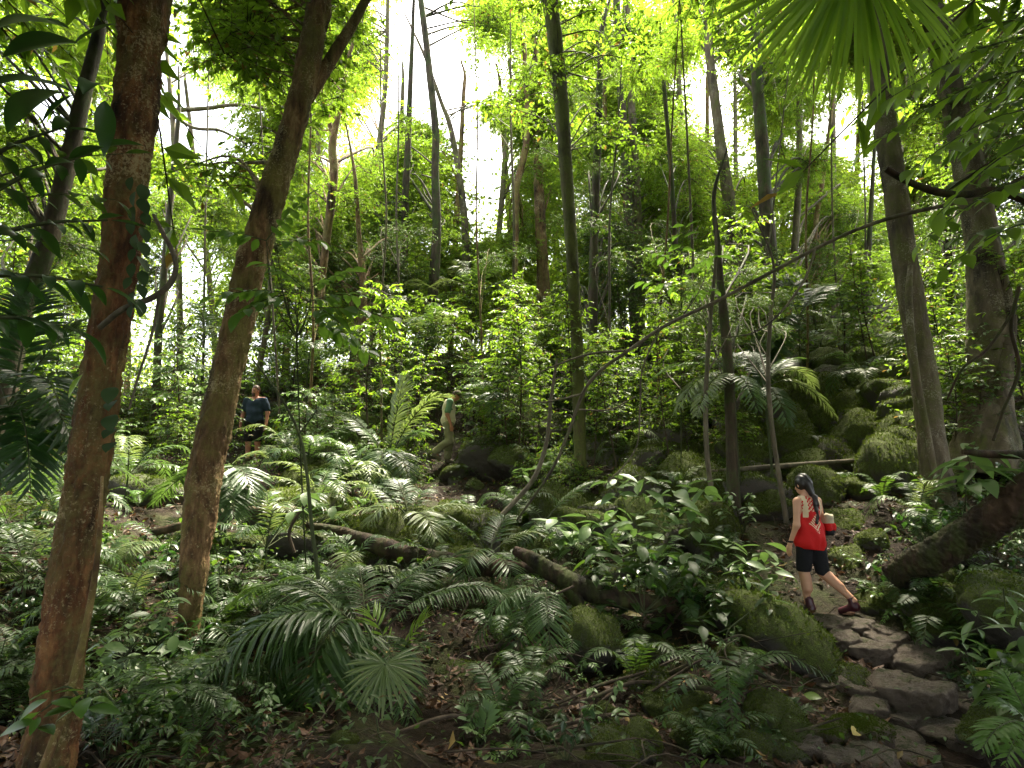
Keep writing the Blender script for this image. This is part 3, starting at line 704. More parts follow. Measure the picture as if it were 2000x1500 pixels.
# stone steps of the path, from the woman down to the corner
steps = [(1612,1226,94,.24,'rounded step stone right under the walking woman'),(1675,1232,72,.3,'narrow wet step stone below the walking woman'),(1730,1255,88,.3,'small broken step stone in the middle of the path'),
 (1705,1290,96,.36,'long flat step stone left of the broad slab'),(1775,1300,136,.3,'broad sloping slab in the middle of the path'),(1840,1330,88,.28,'small slab at the right edge of the path'),(1795,1385,136,.38,'worn rounded step stone low on the path'),
 (1700,1395,88,.3,'small dark step stone left of the worn path stones'),(1835,1430,113,.24,'thin flat step near the bottom of the path'),(1680,1440,105,.3,'low mossy slab at the left of the lowest steps'),(1750,1455,96,.24,'flat stone between the lowest steps'),
 (1700,1495,120,.26,'pale slab at the bottom edge of the path'),(1790,1490,88,.24,'second pale slab at the bottom edge of the path'),(1890,1395,72,.3,'small stone at the right side of the lowest steps'),(1570,1480,80,.3,'small grey stone at the foot of the ferny mound'),(1620,1450,63,.34,'mossy knob between the ferny mound and the lowest steps'),(1900,1460,80,.3,'dark stone at the lower right corner of the path'),
 (1650,1268,67,.36,'small stone wedged under the narrow step'),(1860,1290,67,.34,'pointed stone at the right edge of the broad slab'),(1740,1350,75,.34,'square stone in front of the broad slab'),(1870,1370,58,.34,'pebble sized rock at the right of the worn step'),(1640,1490,75,.3,'brown stone left of the pale bottom slab'),(1760,1420,75,.3,'grey step stone above the flat lower stones')]
for px, py, w, sz, lb in steps:
    rock(lb, px, py, w, kind='step', sz=sz / .30, sy=.8, name='step_stone', sink=.1, lift=.02, moss='mossy' in lb, rot=(px % 7) * .15 - .4)
big = [(1510,1245,250,6.2,1.1,'large mossy boulder below and left of the woman'),(1440,1190,170,6.9,1.0,'mossy mound behind the large boulder left of the woman'),(1645,1330,150,None,.9,'round mossy boulder left of the flat path slab'),
 (1215,1455,150,None,.95,'dark mossy boulder at the bottom near the twigs'),(1365,1420,110,None,.8,'small mossy boulder at the bottom centre right'),(1545,1425,120,None,.8,'moss covered lump with ferns beside the path'),(1450,1470,110,None,.7,'low brown mossy stone at the bottom edge'),
 (1600,950,120,8.8,1.2,'tall rounded boulder just behind the woman'),(1690,955,110,8.9,1.0,'bright mossy boulder above right of the woman'),(1660,1030,150,8.0,.8,'wide mossy boulder right of the woman'),(1700,1100,170,7.4,.8,'mossy hump right of the woman\'s legs'),
 (1500,985,110,8.6,.9,'mossy stone left of the woman\'s head'),(1850,1200,200,6.3,.9,'big mossy boulder below the fallen log at right'),(1960,1180,190,5.6,1.0,'mossy boulder at the right edge under leaves'),(1760,1000,110,8.3,.8,'stone under the grey trunk at right'),
 (950,880,130,12.2,1.0,'dark boulder right beside the man in beige vest'),(1010,900,110,11.6,.9,'mossy boulder in the middle of the centre bank'),(890,930,80,12.0,1.1,'mossy stone pillar at the feet of the man in beige vest'),(1080,830,120,13.5,.9,'dark boulder behind the central trunk'),
 (1150,1250,130,5.9,1.3,'upright mossy stone under the centre shrub'),(1290,830,110,13,.9,'dark rock on the bank right of the central trunk'),(1700,850,120,10.5,.7,'mossy rock ledge on the bank above the woman'),(1640,780,150,12.5,.8,'dark rock outcrop high on the right bank'),
 (1580,690,160,15.5,.8,'dark overhanging rock at the top of the right bank'),(1690,690,130,15,.7,'mossy rock beside the overhanging rock'),(560,1110,120,7.6,.7,'mossy stone right of the leaning brown trunk'),(640,1070,150,8.2,.8,'wide mossy stone above the feather palm'),(480,1060,130,8.0,.7,'shaded stone behind the leaning brown trunk'),
 (900,1310,130,5.6,.9,'dark stone in the hollow right of the fan leaf'),(1000,1370,120,5.1,.7,'low dark stone in the middle of the hollow'),(1420,1000,100,8.8,.7,'dark stone at the foot of the slim sapling trunk'),(1350,1120,160,7.8,.4,'flat pale slab left of the woman'),(1500,780,110,12.3,.8,'rock under the hanging palm fronds'),
 (1560,860,120,10.6,.8,'mossy rock above the lying pole'),(300,960,170,9.4,.9,'dark boulder between the two left trunks'),(30,990,190,7.6,.6,'pale mossy slab at the left edge'),(1950,1420,130,4.4,.7,'mossy stone beside the fern at lower right')]
big += [(1560,905,110,9.9,.9,'mossy boulder touching the lying pole on its left'),(1650,890,100,10.0,.8,'mossy boulder touching the lying pole in its middle'),(1745,930,110,9.2,.9,'dark boulder left of the grey right trunk'),(1620,840,120,11.2,.9,'mossy boulder in the middle of the right bank'),
 (1545,800,110,12,.9,'dark boulder below the pale comb like fronds'),(1600,760,120,13,.9,'mossy boulder two thirds up the right bank'),(1700,780,130,12.3,.9,'broad dark boulder near the top right of the bank'),(1650,720,140,14,.9,'mossy boulder near the top of the right bank'),(1740,740,110,13.5,.9,'shaded boulder left of the right trunks high on the bank'),
 (1530,720,110,14,.9,'shaded boulder behind the pale comb like fronds'),(1475,850,100,11.2,.9,'mossy boulder behind the slim sapling trunk'),(1770,860,100,10,.8,'dark stone close to the grey right trunk'),(1620,660,150,16.5,.9,'highest mossy boulder on the right bank'),(1720,1030,90,8,.8,'rounded stone on the bank right of the bag'),(1420,900,110,10.5,.8,'mossy boulder left of the slim sapling trunk'),(1340,880,100,11.3,.8,'dark boulder in the dip right of the central trunk')]
for px, py, w, d, sz, lb in big:
    flat = 'slab' in lb
    rock(lb, px, py, w, d=None if d is None else d, kind='half' if flat or 'dark' in lb else 'moss', sz=sz, sink=.35, seed=1)
for i in range(90):
    g = np.random.default_rng(7400 + i)
    px, py = g.uniform(520, 1420), g.uniform(850, 1090)
    if i >= 60: px, py = g.uniform(1430, 1800), g.uniform(680, 1000)
    q = hit(px, py); d_ = q[1]
    if d_ > 16 or d_ < 6.5 or abs(px - 874) < 110 and py < 1000 or 1480 < px < 1680 and py > 960: continue
    rock('rugged ' + ('mossy' if i % 3 else 'dark') + ' boulder ' + where(px, py, d_), px, py, g.uniform(85, 160), kind='moss' if i % 3 else 'half', sz=g.uniform(.9, 1.5), sink=.15, group='rugged boulders ' + where(px, py, d_), seed=i, moss=d_ < 12)
def strew(n, seed, x0, x1, y0, y1, w0, w1, kind, name, noun, z0=.8, z1=1.3, sink=.3, skip=lambda x, y: False, sy=1.0, cat_moss=True, place=None):
    for i in range(n):
        g = np.random.default_rng(seed + i); px, py = g.uniform(x0, x1), g.uniform(y0, y1)
        if skip(px, py): continue
        q = hit(px, py); pl = place or where(px, py, q[1])
        ww = g.uniform(w0, w1); lb = ('large ' if ww > (w0 + w1) / 2 else 'small ') + (noun.replace('mossy', 'dark bare') if kind == 'mix' and i % 3 == 2 else noun)
        rock(lb + ' ' + pl, px, py, ww, kind=kind if kind != 'mix' else ('moss', 'moss', 'half')[i % 3], sz=g.uniform(z0, z1), sy=sy, sink=sink, group=noun + 's ' + pl, seed=i, moss=cat_moss and q[1] < 13, name=name)
girl = lambda x, y: 1500 < x < 1680 and y > 930
strew(26, 7600, 1440, 1840, 760, 1010, 80, 150, 'mix', 'boulder', 'stacked mossy boulder', 1.0, 1.6, .1, girl, place='on the right bank behind the woman')
strew(16, 7700, 1440, 1840, 640, 770, 90, 150, 'mix', 'boulder', 'stacked mossy boulder', 1.0, 1.5, .1, place='at the top of the right bank')
strew(14, 7800, 1040, 1560, 1270, 1490, 70, 130, 'mix', 'boulder', 'lumpy mossy stone', .7, 1.1, .25, place='in the foreground left of the path')
strew(10, 7900, 1700, 1990, 1060, 1230, 70, 130, 'mix', 'boulder', 'mossy bank stone', .9, 1.3, .2, place='right of the path under the fallen log')
for i in range(16):
    g = np.random.default_rng(7950 + i); py = g.uniform(1225, 1495); px = 1600 + (py - 1200) * .72 + g.uniform(-110, 130)
    rock('small irregular cobble on the path', px, py, g.uniform(36, 70), kind='step', sz=g.uniform(.8, 1.2), sy=.85, name='step_stone', sink=.1, moss=False, group='cobbles on the path', seed=i)
for i in range(110):
    g = np.random.default_rng(7000 + i)
    px, py = g.uniform(-60, 2060), g.uniform(720, 1480)
    q = hit(px, py)
    if q[1] > 20 or (1480 < px < 1900 and py > 1150): continue
    w = g.uniform(30, 85) * (1.3 if py > 1000 else 1)
    if px < 1000 and g.random() < .35: continue
    lb = 'small mossy stone lying ' + where(px, py, q[1])
    rock(lb, px, py, w, kind='moss' if g.random() < .7 else 'half', sz=g.uniform(.6, 1.1), sink=.5, group='small stones ' + where(px, py, q[1]), seed=i, moss=q[1] < 11)

# ------------------------------------------------------------------ fallen wood, vines and sticks
def wood(name, label, cat, pts, mat, seg=12, rough=.08, side=(), flare=None, fine=0.0):
    """pts: (px,py,width px,dist)"""
    c = np.array([P(q[0], q[1], q[3]) for q in pts]); r = [px2m(q[2], q[3]) / 2 * wide(q[0]) for q in pts]
    if cat == 'stick' and not any(w in label for w in ('upright', 'stalk', 'curled', 'angled')):
        c[:, 2] = gz(c[:, 0], c[:, 1]) + .05 + .10 * np.sin(np.linspace(0, 3.1, len(c)))
        r = [q * .7 for q in r]
    base = c[int(np.argmin(c[:, 2]))].copy()
    root = thing(name, label, cat, base)
    mb = MB(); tube(mb, c, r, seg, len(pts) * (44 if fine else 8), rough=rough, rfreq=max(3, .5 / max(r)), flare=flare, fine=fine)
    link({'log': 'log_body', 'branch': 'stem', 'vine': 'stem', 'stick': 'stem'}.get(cat, 'stem'), mb.mesh(name, M[mat], origin=base), root)
    for sd in side:
        cc = np.array([P(q[0], q[1], q[3]) for q in sd])
        mb = MB(); tube(mb, cc, [px2m(q[2], q[3]) / 2 for q in sd], max(5, seg - 4), len(sd) * 6, rough=rough, rfreq=12)
        link('side_branch', mb.mesh('side_branch', M[mat], origin=base), root)
    return root
wood('fallen_log', 'thick brown fallen log slanting down at the right edge', 'log', [(2120,880,96,5.3),(2000,970,88,5.5),(1900,1038,76,5.8),(1815,1092,66,6.1),(1745,1125,58,6.4)], 'log', 60, .12, fine=.022)
wood('fallen_log', 'dark crooked log behind the feather palm fronds', 'log', [(600,1025,10,7.6),(665,1040,20,7.4),(730,1062,28,7.2),(820,1088,34,7.0),(920,1104,32,6.8),(1010,1112,28,6.8),(1060,1120,26,6.8)], 'log', 32, .2, fine=.008)
wood('fallen_log', 'brown forked root log left of the pale shrub', 'log', [(1005,1075,14,6.6),(1040,1092,26,6.5),(1080,1118,36,6.4),(1140,1150,40,6.3),(1210,1172,36,6.3),(1290,1180,30,6.4),(1380,1172,30,6.6),(1440,1160,24,6.8)], 'log', 32, .2, fine=.008, side=(((1100,1135,30,6.4),(1130,1180,24,6.2),(1150,1230,18,6.1)),))
wood('fallen_log', 'thin brown log lying right of the leaning brown trunk', 'log', [(300,1040,18,7.2),(420,1012,22,7.3),(500,997,20,7.6),(590,996,14,7.9)], 'log_bark', 10, .06)
wood('fallen_pole', 'long straight pole lying across the bank above the woman', 'branch', [(1380,922,8,9.4),(1480,914,11,9.3),(1580,906,10,9.3),(1720,896,9,9.4)], 'vine', 8, .04)
wood('arching_branch', 'long bare branch arching across the right half of the view', 'branch', [(2060,352,13.6,5.6),(1960,372,11.6,5.7),(1860,398,10.2,5.8),(1760,420,9.5,5.9),(1680,446,8.8,6.0),(1600,482,8.2,6.1),(1500,535,8.2,6.2),(1400,588,7.5,6.3),(1300,636,7.5,6.4),(1220,690,7.5,6.5),(1175,722,6.8,6.6),(1140,765,6.8,6.7),(1112,840,6.1,6.8),(1085,905,5.4,6.9),(1050,960,4.8,7.0),(1010,1015,4.1,7.2)], 'vine', 10, .08,
  side=(((1225,685,5.4,6.5),(1150,692,4.8,6.5),(1070,720,3.4,6.5),(1045,735,2.7,6.5)),((1592,486,5.4,6.1),(1572,545,4.8,6.1),(1520,615,4.1,6.1),(1470,650,3.4,6.1),(1410,660,2.7,6.1)),((1142,768,4.1,6.7),(1085,782,3.4,6.7),(1040,788,2.7,6.7)),((1130,800,3.4,6.75),(1190,800,3.4,6.7),(1240,775,2.7,6.6)),((1290,640,4.1,6.4),(1255,720,3.4,6.4),(1250,800,3.4,6.45),(1240,880,2.7,6.5),(1180,950,2.7,6.6)),((1330,622,2.7,6.4),(1370,560,2.0,6.4),(1380,520,1.7,6.4))))
wood('dark_branch', 'short dark crooked branch over the right hand trunks', 'branch', [(1730,330,15,5.2),(1775,355,17,5.2),(1830,375,18,5.2),(1890,380,19,5.2),(1945,372,20,5.2),(2040,405,22,5.2)], 'log', 10, .12, side=(((1840,376,8,5.2),(1885,350,6,5.15),(1925,322,4,5.1)),((1950,374,9,5.2),(1990,350,7,5.2),(2040,330,6,5.2))))
wood('woody_vine', 'bare woody vine hooked around the reddish left trunk', 'vine', [(195,640,14,3.25),(240,604,14,3.2),(300,580,14,3.2),(336,548,13,3.25),(342,505,12,3.3),(318,455,10,3.35),(300,420,8,3.4)], 'vine', 8, .06, side=(((312,575,7,3.2),(298,650,6,3.2),(272,730,5,3.2),(252,800,4,3.2)),))
wood('root_strand', 'pale root strand running down the reddish left trunk', 'vine', [(200,930,6,3.22),(193,1060,11,3.2),(180,1160,14,3.19),(160,1260,16,3.17),(134,1360,17,3.15),(104,1450,19,3.12),(74,1530,22,3.1)], 'bark_brown', 10, .06)
wood('hanging_vine', 'thin green stem hanging in front of the feather palm', 'vine', [(492,700,4,4.6),(545,770,5,4.6),(585,850,6,4.6),(600,930,7,4.6),(608,1020,8,4.6),(622,1130,9,4.7)], 'stem', 6, .03, side=(((583,850,3,4.6),(620,800,3,4.6)),))
wood('hanging_vine', 'brown curving vine left of the central trunk', 'vine', [(1088,700,5,8.6),(1076,780,7,8.6),(1068,860,8,8.6),(1045,930,9,8.5),(1000,985,9,8.4),(940,1040,8,8.2),(890,1062,7,8.1)], 'vine', 8, .05)
wood('hanging_vine', 'dark looping vine among the right edge trunks', 'vine', [(1990,560,10,6.8),(1975,640,9,6.8),(1990,720,9,6.8),(1960,800,8,6.8),(1940,860,7,6.8)], 'log', 8, .06, side=(((1985,600,6,6.8),(1930,680,6,6.8),(1880,720,5,6.8),(1850,780,4,6.9)),))
wood('mossy_branch', 'mossy dark branch end poking in at the right edge', 'branch', [(2050,885,26,5.6),(1980,888,24,5.6),(1920,886,20,5.6),(1880,882,12,5.6)], 'log', 10, .1)
for k, (lb, pts) in enumerate([
  ('pale stick slanting across the bottom centre', [(780,1500,9,3.95),(880,1462,11,4.1),(1000,1430,12,4.3),(1050,1420,10,4.4)]),
  ('knobbly stick ending in a broken tip at bottom centre', [(1040,1425,12,4.4),(1120,1410,12,4.5),(1180,1395,11,4.6),(1240,1368,10,4.7)]),
  ('long slim stick rising to the centre shrub', [(1010,1420,8,4.6),(1100,1372,8,4.8),(1180,1310,8,5.1),(1280,1250,7,5.4),(1400,1208,5,5.8)]),
  ('mossy thin branch crossing under the centre shrub', [(1050,1390,10,4.8),(1150,1330,10,4.9),(1230,1290,9,5.1),(1300,1265,7,5.3)]),
  ('dark branch sloping down toward the path stones', [(1290,1262,12,5.4),(1360,1300,16,5.3),(1440,1336,17,5.2),(1520,1352,14,5.2)]),
  ('mossy curved branch left of the path mound', [(1300,1280,14,5.1),(1360,1320,14,4.9),(1410,1390,12,4.7),(1440,1450,10,4.5)]),
  ('short pale angled twig beside the root log', [(1120,1145,5,6.0),(1058,1180,5,5.9),(1066,1250,5,5.8),(1068,1290,4,5.8)]),
  ('stubby broken stick poking out left of the mossy stone', [(1055,1256,12,5.6),(1090,1254,11,5.6),(1130,1258,9,5.6)]),
  ('thin curled stem at the lower left centre', [(650,1455,4,4.0),(672,1440,4,4.0),(700,1448,5,4.0),(725,1480,5,3.9),(735,1510,5,3.8)]),
  ('forked dry stalk standing at lower left centre', [(740,1500,5,4.1),(720,1450,5,4.1),(690,1405,4,4.2),(672,1392,4,4.2)]),
  ('upright bare stub rising near the slim vine', [(575,1080,8,6.6),(565,1040,7,6.6),(585,1000,6,6.6),(600,985,5,6.6)])]):
    wood('stick', lb, 'stick', pts, 'twig', 8, .07)

for i in range(30):
    g = np.random.default_rng(8200 + i); px, py = g.uniform(820, 1520), g.uniform(1210, 1480); a = g.normal(-.5, .5); L = g.uniform(70, 230); q = hit(px, py)
    e = V(q[0] + math.cos(a) * px2m(L, q[1]), q[1] - math.sin(a) * px2m(L, q[1]) * .8, 0); m = (q + e) / 2 + V(g.normal(0, .06), g.normal(0, .06), 0)
    pp = np.array([q, m, e]); pp[:, 2] = gz(pp[:, 0], pp[:, 1]) + V(.03, g.uniform(.08, .2), g.uniform(.04, .25)); r = g.uniform(.005, .014)
    o = thing('dead_branch', ('long' if L > 150 else 'short') + ' bare dead twig in the ' + ('left' if px < 1100 else 'right') + ' part of the foreground tangle', 'stick', pp[0], 'dead twigs of the foreground tangle')
    mb = MB(); tube(mb, pp, [r, r * .8, r * .35], 7, 22, rough=.12, rfreq=20); link('stem', mb.mesh('stem', M['twig'], origin=pp[0]), o)
    for k in range(int(g.integers(1, 3))):
        s = pp[1] + (pp[2] - pp[1]) * g.uniform(0, .6); t = s + (pp[2] - pp[0]) * g.uniform(.15, .35) + g.normal(0, .10, 3) + V(0, 0, .08)
        mb = MB(); tube(mb, [s, (s + t) / 2 + g.normal(0, .015, 3), t], [r * .5, r * .35, r * .15], 5, 9, cap=False); link('side_branch', mb.mesh('side_branch', M['twig'], origin=pp[0]), o)
# ------------------------------------------------------------------ palms and ferns
def frond(mb, pts, n, L, w=.035, droop=.5, a0=70, a1=25, up=None, thick=.008, vee=.25, g=None, tmpl=None, start=.15, jitter=.08, pieces=None):
    g = g or rng
    c = spline(pts, 60); tg = nrm(np.gradient(c, axis=0))
    tube(mb, c, np.linspace(thick, thick * .3, len(c)), 4, 60, .85, 1, cap=False)
    tmpl = tmpl or leaf_strip(w / .5 * .5, 4, .012, droop, .3)
    for sg in (-1, 1):
        t = np.linspace(start, .995, n) + g.normal(0, .25 / n, n); t = np.clip(t, 0, 1)
        i = np.clip((t * 59).astype(int), 0, 59); pos = c[i]; tt = tg[i]
        u = V(0, 0, 1) if up is None else up
        sd = nrm(np.cross(tt, u)); nn = np.cross(sd, tt)
        s = (t - start) / (1 - start)
        a = np.radians(a0 + (a1 - a0) * s ** 1.3) + g.normal(0, jitter, n)
        d = tt * np.cos(a)[:, None] + sg * sd * np.sin(a)[:, None] + nn * vee + g.normal(0, .04, (n, 3))
        ln = L * (np.sin(math.pi * (.16 + .76 * s)) ** .75) * g.uniform(.9, 1.08, n)
        keep = g.random(n) > .03
        if pieces is not None:
            for k in np.where(keep)[0]: pieces.append((pos[k], nrm(d[k]), (nn - sg * sd * .25)[k], ln[k]))
            continue
        scatter(mb, tmpl, pos[keep], d[keep], (nn - sg * sd * .25)[keep], ln[keep], (g.uniform(.2, .9) * .6 + .4 * g.random(n))[keep])

def palm(name, label, crown, d, fronds, mat='palm', stem_r=.02, group=None, seed=0, nleaf=30, w=.04, cat='palm', base=None, droop=.5, single=False):
    """fronds: (tipx, tipy, ddist, arch px, leaflet px[, material])"""
    g = np.random.default_rng(5000 + seed)
    C = P(crown[0], crown[1], d)
    b = V(C[0] + g.normal(0, .05), C[1] + .05, gz(C[0], C[1])) if base is None else base
    if b[2] > C[2] - .05: b[2] = C[2] - .1
    root = thing(name, label, cat, b, group)
    mb = MB(); tube(mb, [b - V(0, 0, .1), (b + C) / 2 + g.normal(0, .02, 3), C], [stem_r * 1.2, stem_r, stem_r * .8], 8, 14, rough=.06, rfreq=20)
    link('stem', mb.mesh('stem', M['stem'], origin=b), root)
    for k, fr in enumerate(fronds):
        tx, ty, dd, arch, lp = fr[:5]; fm = fr[5] if len(fr) > 5 else mat
        tip = P(tx, ty, d + dd); L = np.linalg.norm(tip - C); A = px2m(arch, d)
        m1 = C + (tip - C) * .33 + V(0, 0, A * .8); m2 = C + (tip - C) * .7 + V(0, 0, A * .75)
        mb = MB(); pcs = [] if single else None
        frond(mb, [C, m1, m2, tip], max(7 if single else 10, int(nleaf * min(1.5, max(.7, L / .9)))), px2m(lp, d), w, droop, g=g, thick=.004 + .006 * L, start=.22, pieces=pcs)
        fo = link('frond', mb.mesh('frond', [M[fm], M['stem']], smooth=False, origin=b), root)
        if single:
            mb = MB(); tv, tf = leaf_strip(w, 5, .012, droop, .3); mb.add(tv, tf, .3 + .15 * (k % 4)); lm = mb.mesh('leaflet', M[fm], smooth=False)
            for (q, dv, nv, ll) in pcs: link('leaflet', lm, fo, mat=mat44(frame(dv, nv), q - b, ll))
    return root
palm('feather_palm', 'big dark green feather palm spreading over the lower left foreground', (715,1262), 4.9,
  [(405,1330,-.5,95,150),(455,1180,.5,80,95),(560,1130,.7,50,85),(700,1105,.6,30,75),(1005,1165,-.2,60,75),(840,1130,.7,60,70),(560,1440,-.7,110,150),(470,1420,-.4,130,150),(640,1430,-.8,70,110),(560,1240,.2,70,110),(800,1400,-.6,60,80),(610,1160,.9,70,90),(900,1090,1.0,50,70)], nleaf=44, w=.028, stem_r=.03, seed=1, droop=.75)
palm('lime_palm', 'young palm with lime green split leaves in the front centre', (770,1300), 4.75, [(832,1204,.05,4,62,'palm_lime'),(720,1195,.1,12,58,'palm_lime'),(830,1262,-.1,25,45)], nleaf=16, w=.055, seed=2, droop=.3, single=True)
palm('small_palm', 'small palm with one upright pale frond left of the man in beige vest', (757,905), 10.8, [(788,738,.2,4,52,'palm_pale'),(870,772,-.2,36,52,'palm_pale'),(672,850,.3,40,50),(668,935,-.4,50,52),(738,955,-.9,50,50),(800,945,-.8,40,46),(650,805,.6,30,46),(830,850,.5,30,46)], seed=3, w=.045)
palm('small_palm', 'palm with pale arching fronds below the man in beige vest', (800,1015), 8.0, [(640,1015,-.2,22,46,'palm_pale'),(720,1020,-.5,34,50,'palm_pale'),(850,1050,-.6,30,55,'palm_pale'),(930,995,.1,18,46,'palm_pale'),(770,935,.6,18,46),(700,950,.6,24,46),(830,960,.5,20,40)], seed=4, w=.045)
palm('small_palm', 'palm with a silvery fanned frond above the crooked log', (955,1085), 6.9, [(872,1022,-.1,20,70,'palm'),(1080,1050,.2,26,46,'palm_pale'),(985,1010,.4,8,50),(900,1130,-.5,30,55),(1010,1150,-.5,26,46)], seed=5, w=.032, nleaf=36)
palm('small_palm', 'palm with a dark herringbone frond at the foot of the central trunk', (1062,1020), 8.3, [(1168,940,.2,16,42),(1010,990,.5,14,36),(1100,1060,-.4,20,40),(1020,1070,-.3,20,40)], seed=6, w=.03, nleaf=40)
palm('small_palm', 'palm with dark drooping fronds hanging over the hollow', (1062,1160), 6.1, [(1000,1310,-.6,40,74),(930,1250,-.4,46,66),(1075,1280,-.7,40,60),(1020,1125,.4,16,44),(985,1180,0,20,50)], seed=7, w=.032, nleaf=34, droop=.8)
palm('hanging_palm', 'palm whose drooping fronds hang left of the slim sapling trunk', (1432,742), 8.8, [(1318,808,-.3,44,44,'palm_pale'),(1268,742,.2,36,44),(1360,812,-.7,40,42,'palm_pale'),(1440,690,.5,14,44),(1350,690,.6,18,40),(1480,800,-.6,30,40)], seed=8, w=.05)
palm('hanging_palm', 'palm with pale comb like fronds right of the slim sapling trunk', (1492,758), 9.1, [(1590,752,.1,40,44,'palm_pale'),(1632,812,-.3,40,46,'palm_pale'),(1555,700,.7,16,40),(1470,690,.6,10,40),(1540,830,-.6,26,40)], seed=9, w=.05)
palm('fan_frond_palm', 'palm with broad green fans hanging on the right bank', (1560,620), 11.5, [(1470,690,-.3,24,70),(1480,760,-.5,40,66),(1610,560,.5,10,50),(1640,650,-.4,24,50,'palm_pale'),(1530,540,.6,4,60)], seed=10, w=.07)
palm('small_palm', 'palm with broad soft fronds right beside the leaning brown trunk', (440,925), 7.6, [(505,888,.2,16,50,'palm_pale'),(492,960,-.4,30,66),(456,1010,-.6,24,60),(360,935,.3,30,50),(300,985,.2,34,50),(410,1010,-.7,20,50)], seed=11, w=.055)
palm('small_palm', 'low palm at the base of the leaning brown trunk', (395,1235), 5.7, [(485,1170,.3,18,55),(460,1260,-.4,20,50),(330,1170,.5,14,50),(300,1260,-.2,24,52),(390,1330,-.6,20,55),(420,1150,.6,10,50)], seed=12, w=.035)
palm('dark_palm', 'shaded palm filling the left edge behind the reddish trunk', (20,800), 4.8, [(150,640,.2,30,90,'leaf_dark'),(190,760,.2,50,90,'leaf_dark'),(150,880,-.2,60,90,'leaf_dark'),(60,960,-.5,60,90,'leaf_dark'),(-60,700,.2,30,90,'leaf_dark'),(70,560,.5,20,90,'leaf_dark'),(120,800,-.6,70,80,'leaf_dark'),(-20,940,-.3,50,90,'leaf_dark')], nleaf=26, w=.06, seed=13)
palm('zamia_plant', 'low plant with stiff paired leaflets at the lower left', (225,1375), 4.0, [(348,1408,-.2,34,34,'leaf_bright'),(330,1330,.3,18,30,'leaf_bright'),(150,1330,.3,18,30),(290,1440,-.3,26,34),(170,1420,-.2,20,30)], nleaf=11, w=.16, seed=14, cat='plant', single=True)
palm('low_palm', 'shaded low palm at the bottom edge right of the reddish trunk', (215,1500), 3.8, [(290,1440,.2,16,60),(300,1490,-.2,24,60),(160,1430,.3,14,55),(230,1420,.3,8,55)], nleaf=26, w=.03, seed=15)
palm('fern', 'bright green fern leaning in at the lower right corner', (2020,1425), 3.7, [(1935,1372,.1,16,40,'leaf_bright'),(1918,1462,-.2,30,44,'leaf_bright'),(1960,1310,.3,6,40,'leaf_bright'),(1965,1490,-.3,24,40,'leaf_bright'),(2010,1320,.3,4,40,'leaf_bright')], nleaf=30, w=.09, seed=16, cat='fern')
palm('fern', 'small bright fern at the bottom edge left of centre', (985,1492), 3.85, [(930,1480,-.05,12,26,'leaf_bright'),(1030,1466,0,14,26,'leaf_bright'),(960,1448,.2,6,24,'leaf_bright'),(1000,1450,.2,6,24,'leaf_bright'),(950,1520,-.2,12,26,'leaf_bright')], nleaf=18, w=.12, seed=17, cat='fern')
palm('seedling', 'pale green pinnate seedling standing at the bottom centre', (942,1450), 4.1, [(905,1378,.1,4,34,'leaf_pale'),(955,1380,.05,3,34,'leaf_pale'),(975,1410,-.1,6,30,'leaf_pale'),(912,1425,-.1,8,28,'leaf_pale')], nleaf=7, w=.2, seed=18, cat='plant', single=True)
palm('fern', 'ferny tuft on the moss covered lump beside the path', (1555,1405), 4.75, [(1510,1395,-.05,10,22),(1590,1385,0,10,22),(1545,1365,.1,6,22),(1535,1440,-.15,10,22),(1575,1430,-.1,10,22),(1500,1430,-.1,12,22)], nleaf=20, w=.1, seed=19, cat='fern')
palm('fern', 'dark ferny tuft left of the moss covered lump', (1500,1460), 4.3, [(1470,1440,0,8,18),(1530,1440,0,8,18),(1490,1420,.1,6,18),(1480,1490,-.1,8,18),(1515,1490,-.1,8,18)], nleaf=20, w=.1, seed=20, cat='fern')

def fan_leaf(root, base, hub, petiole, axis, nrml, R, n, spread, mat, w=.05, droop=.3, seed=0):
    """one fan leaf whose segments are pieces of their own"""
    g = np.random.default_rng(seed)
    mb = MB(); tube(mb, petiole, [.006, .005, .004][:len(petiole)] if len(petiole) == 3 else [.006, .004], 6, 16, .6)
    leaf = link('fan_leaf', mb.mesh('petiole', M['stem'], origin=base), root)
    mbs = MB(); tv, tf = leaf_strip(w, 7, .5 * w, droop, .55); mbs.add(tv, tf, .5)
    me = mbs.mesh('leaf_segment', M[mat], smooth=False)
    Fm = frame(axis, nrml)
    for k in range(n):
        a = (k / (n - 1) - .5) * spread + g.normal(0, .015)
        dl = Fm @ V(math.sin(a), math.cos(a), .05 * g.normal())
        nn = Fm[:, 2] + .25 * g.normal(0, 1, 3)
        s = R * (1 - .16 * abs(k / (n - 1) - .5) * 2) * g.uniform(.92, 1.05)
        link('leaf_segment', me, leaf, mat=mat44(frame(dl, nn), hub - base + dl * .01, s))
b0 = hit(742, 1450); rt = thing('fan_palm', 'fan shaped palm leaf with drooping fingers in the front centre', 'palm', b0)
h0 = P(752, 1296, 3.95); fan_leaf(rt, b0, h0, [b0, (b0 + h0) / 2 + V(-.06, 0, .08), h0], V(.05, -.62, -.62), V(.05, -.55, .83), .33, 26, math.radians(250), 'palm_pale', .035, .4, 1)
b1 = V(3.3, 2.3, gz(3.3, 2.3)); rt = thing('overhead_fan_palm', 'bright backlit palm fan hanging down at the top right', 'palm', b1)
h1 = P(1668, -95, 2.7); mb = MB(); tube(mb, [b1 - V(0, 0, .1), b1 + V(-.1, .1, 2.4), V(2.9, 2.6, 4.9)], [.07, .055, .045], 12, 30, rough=.05); link('stem', mb.mesh('stem', M['bark_grey'], origin=b1), rt)
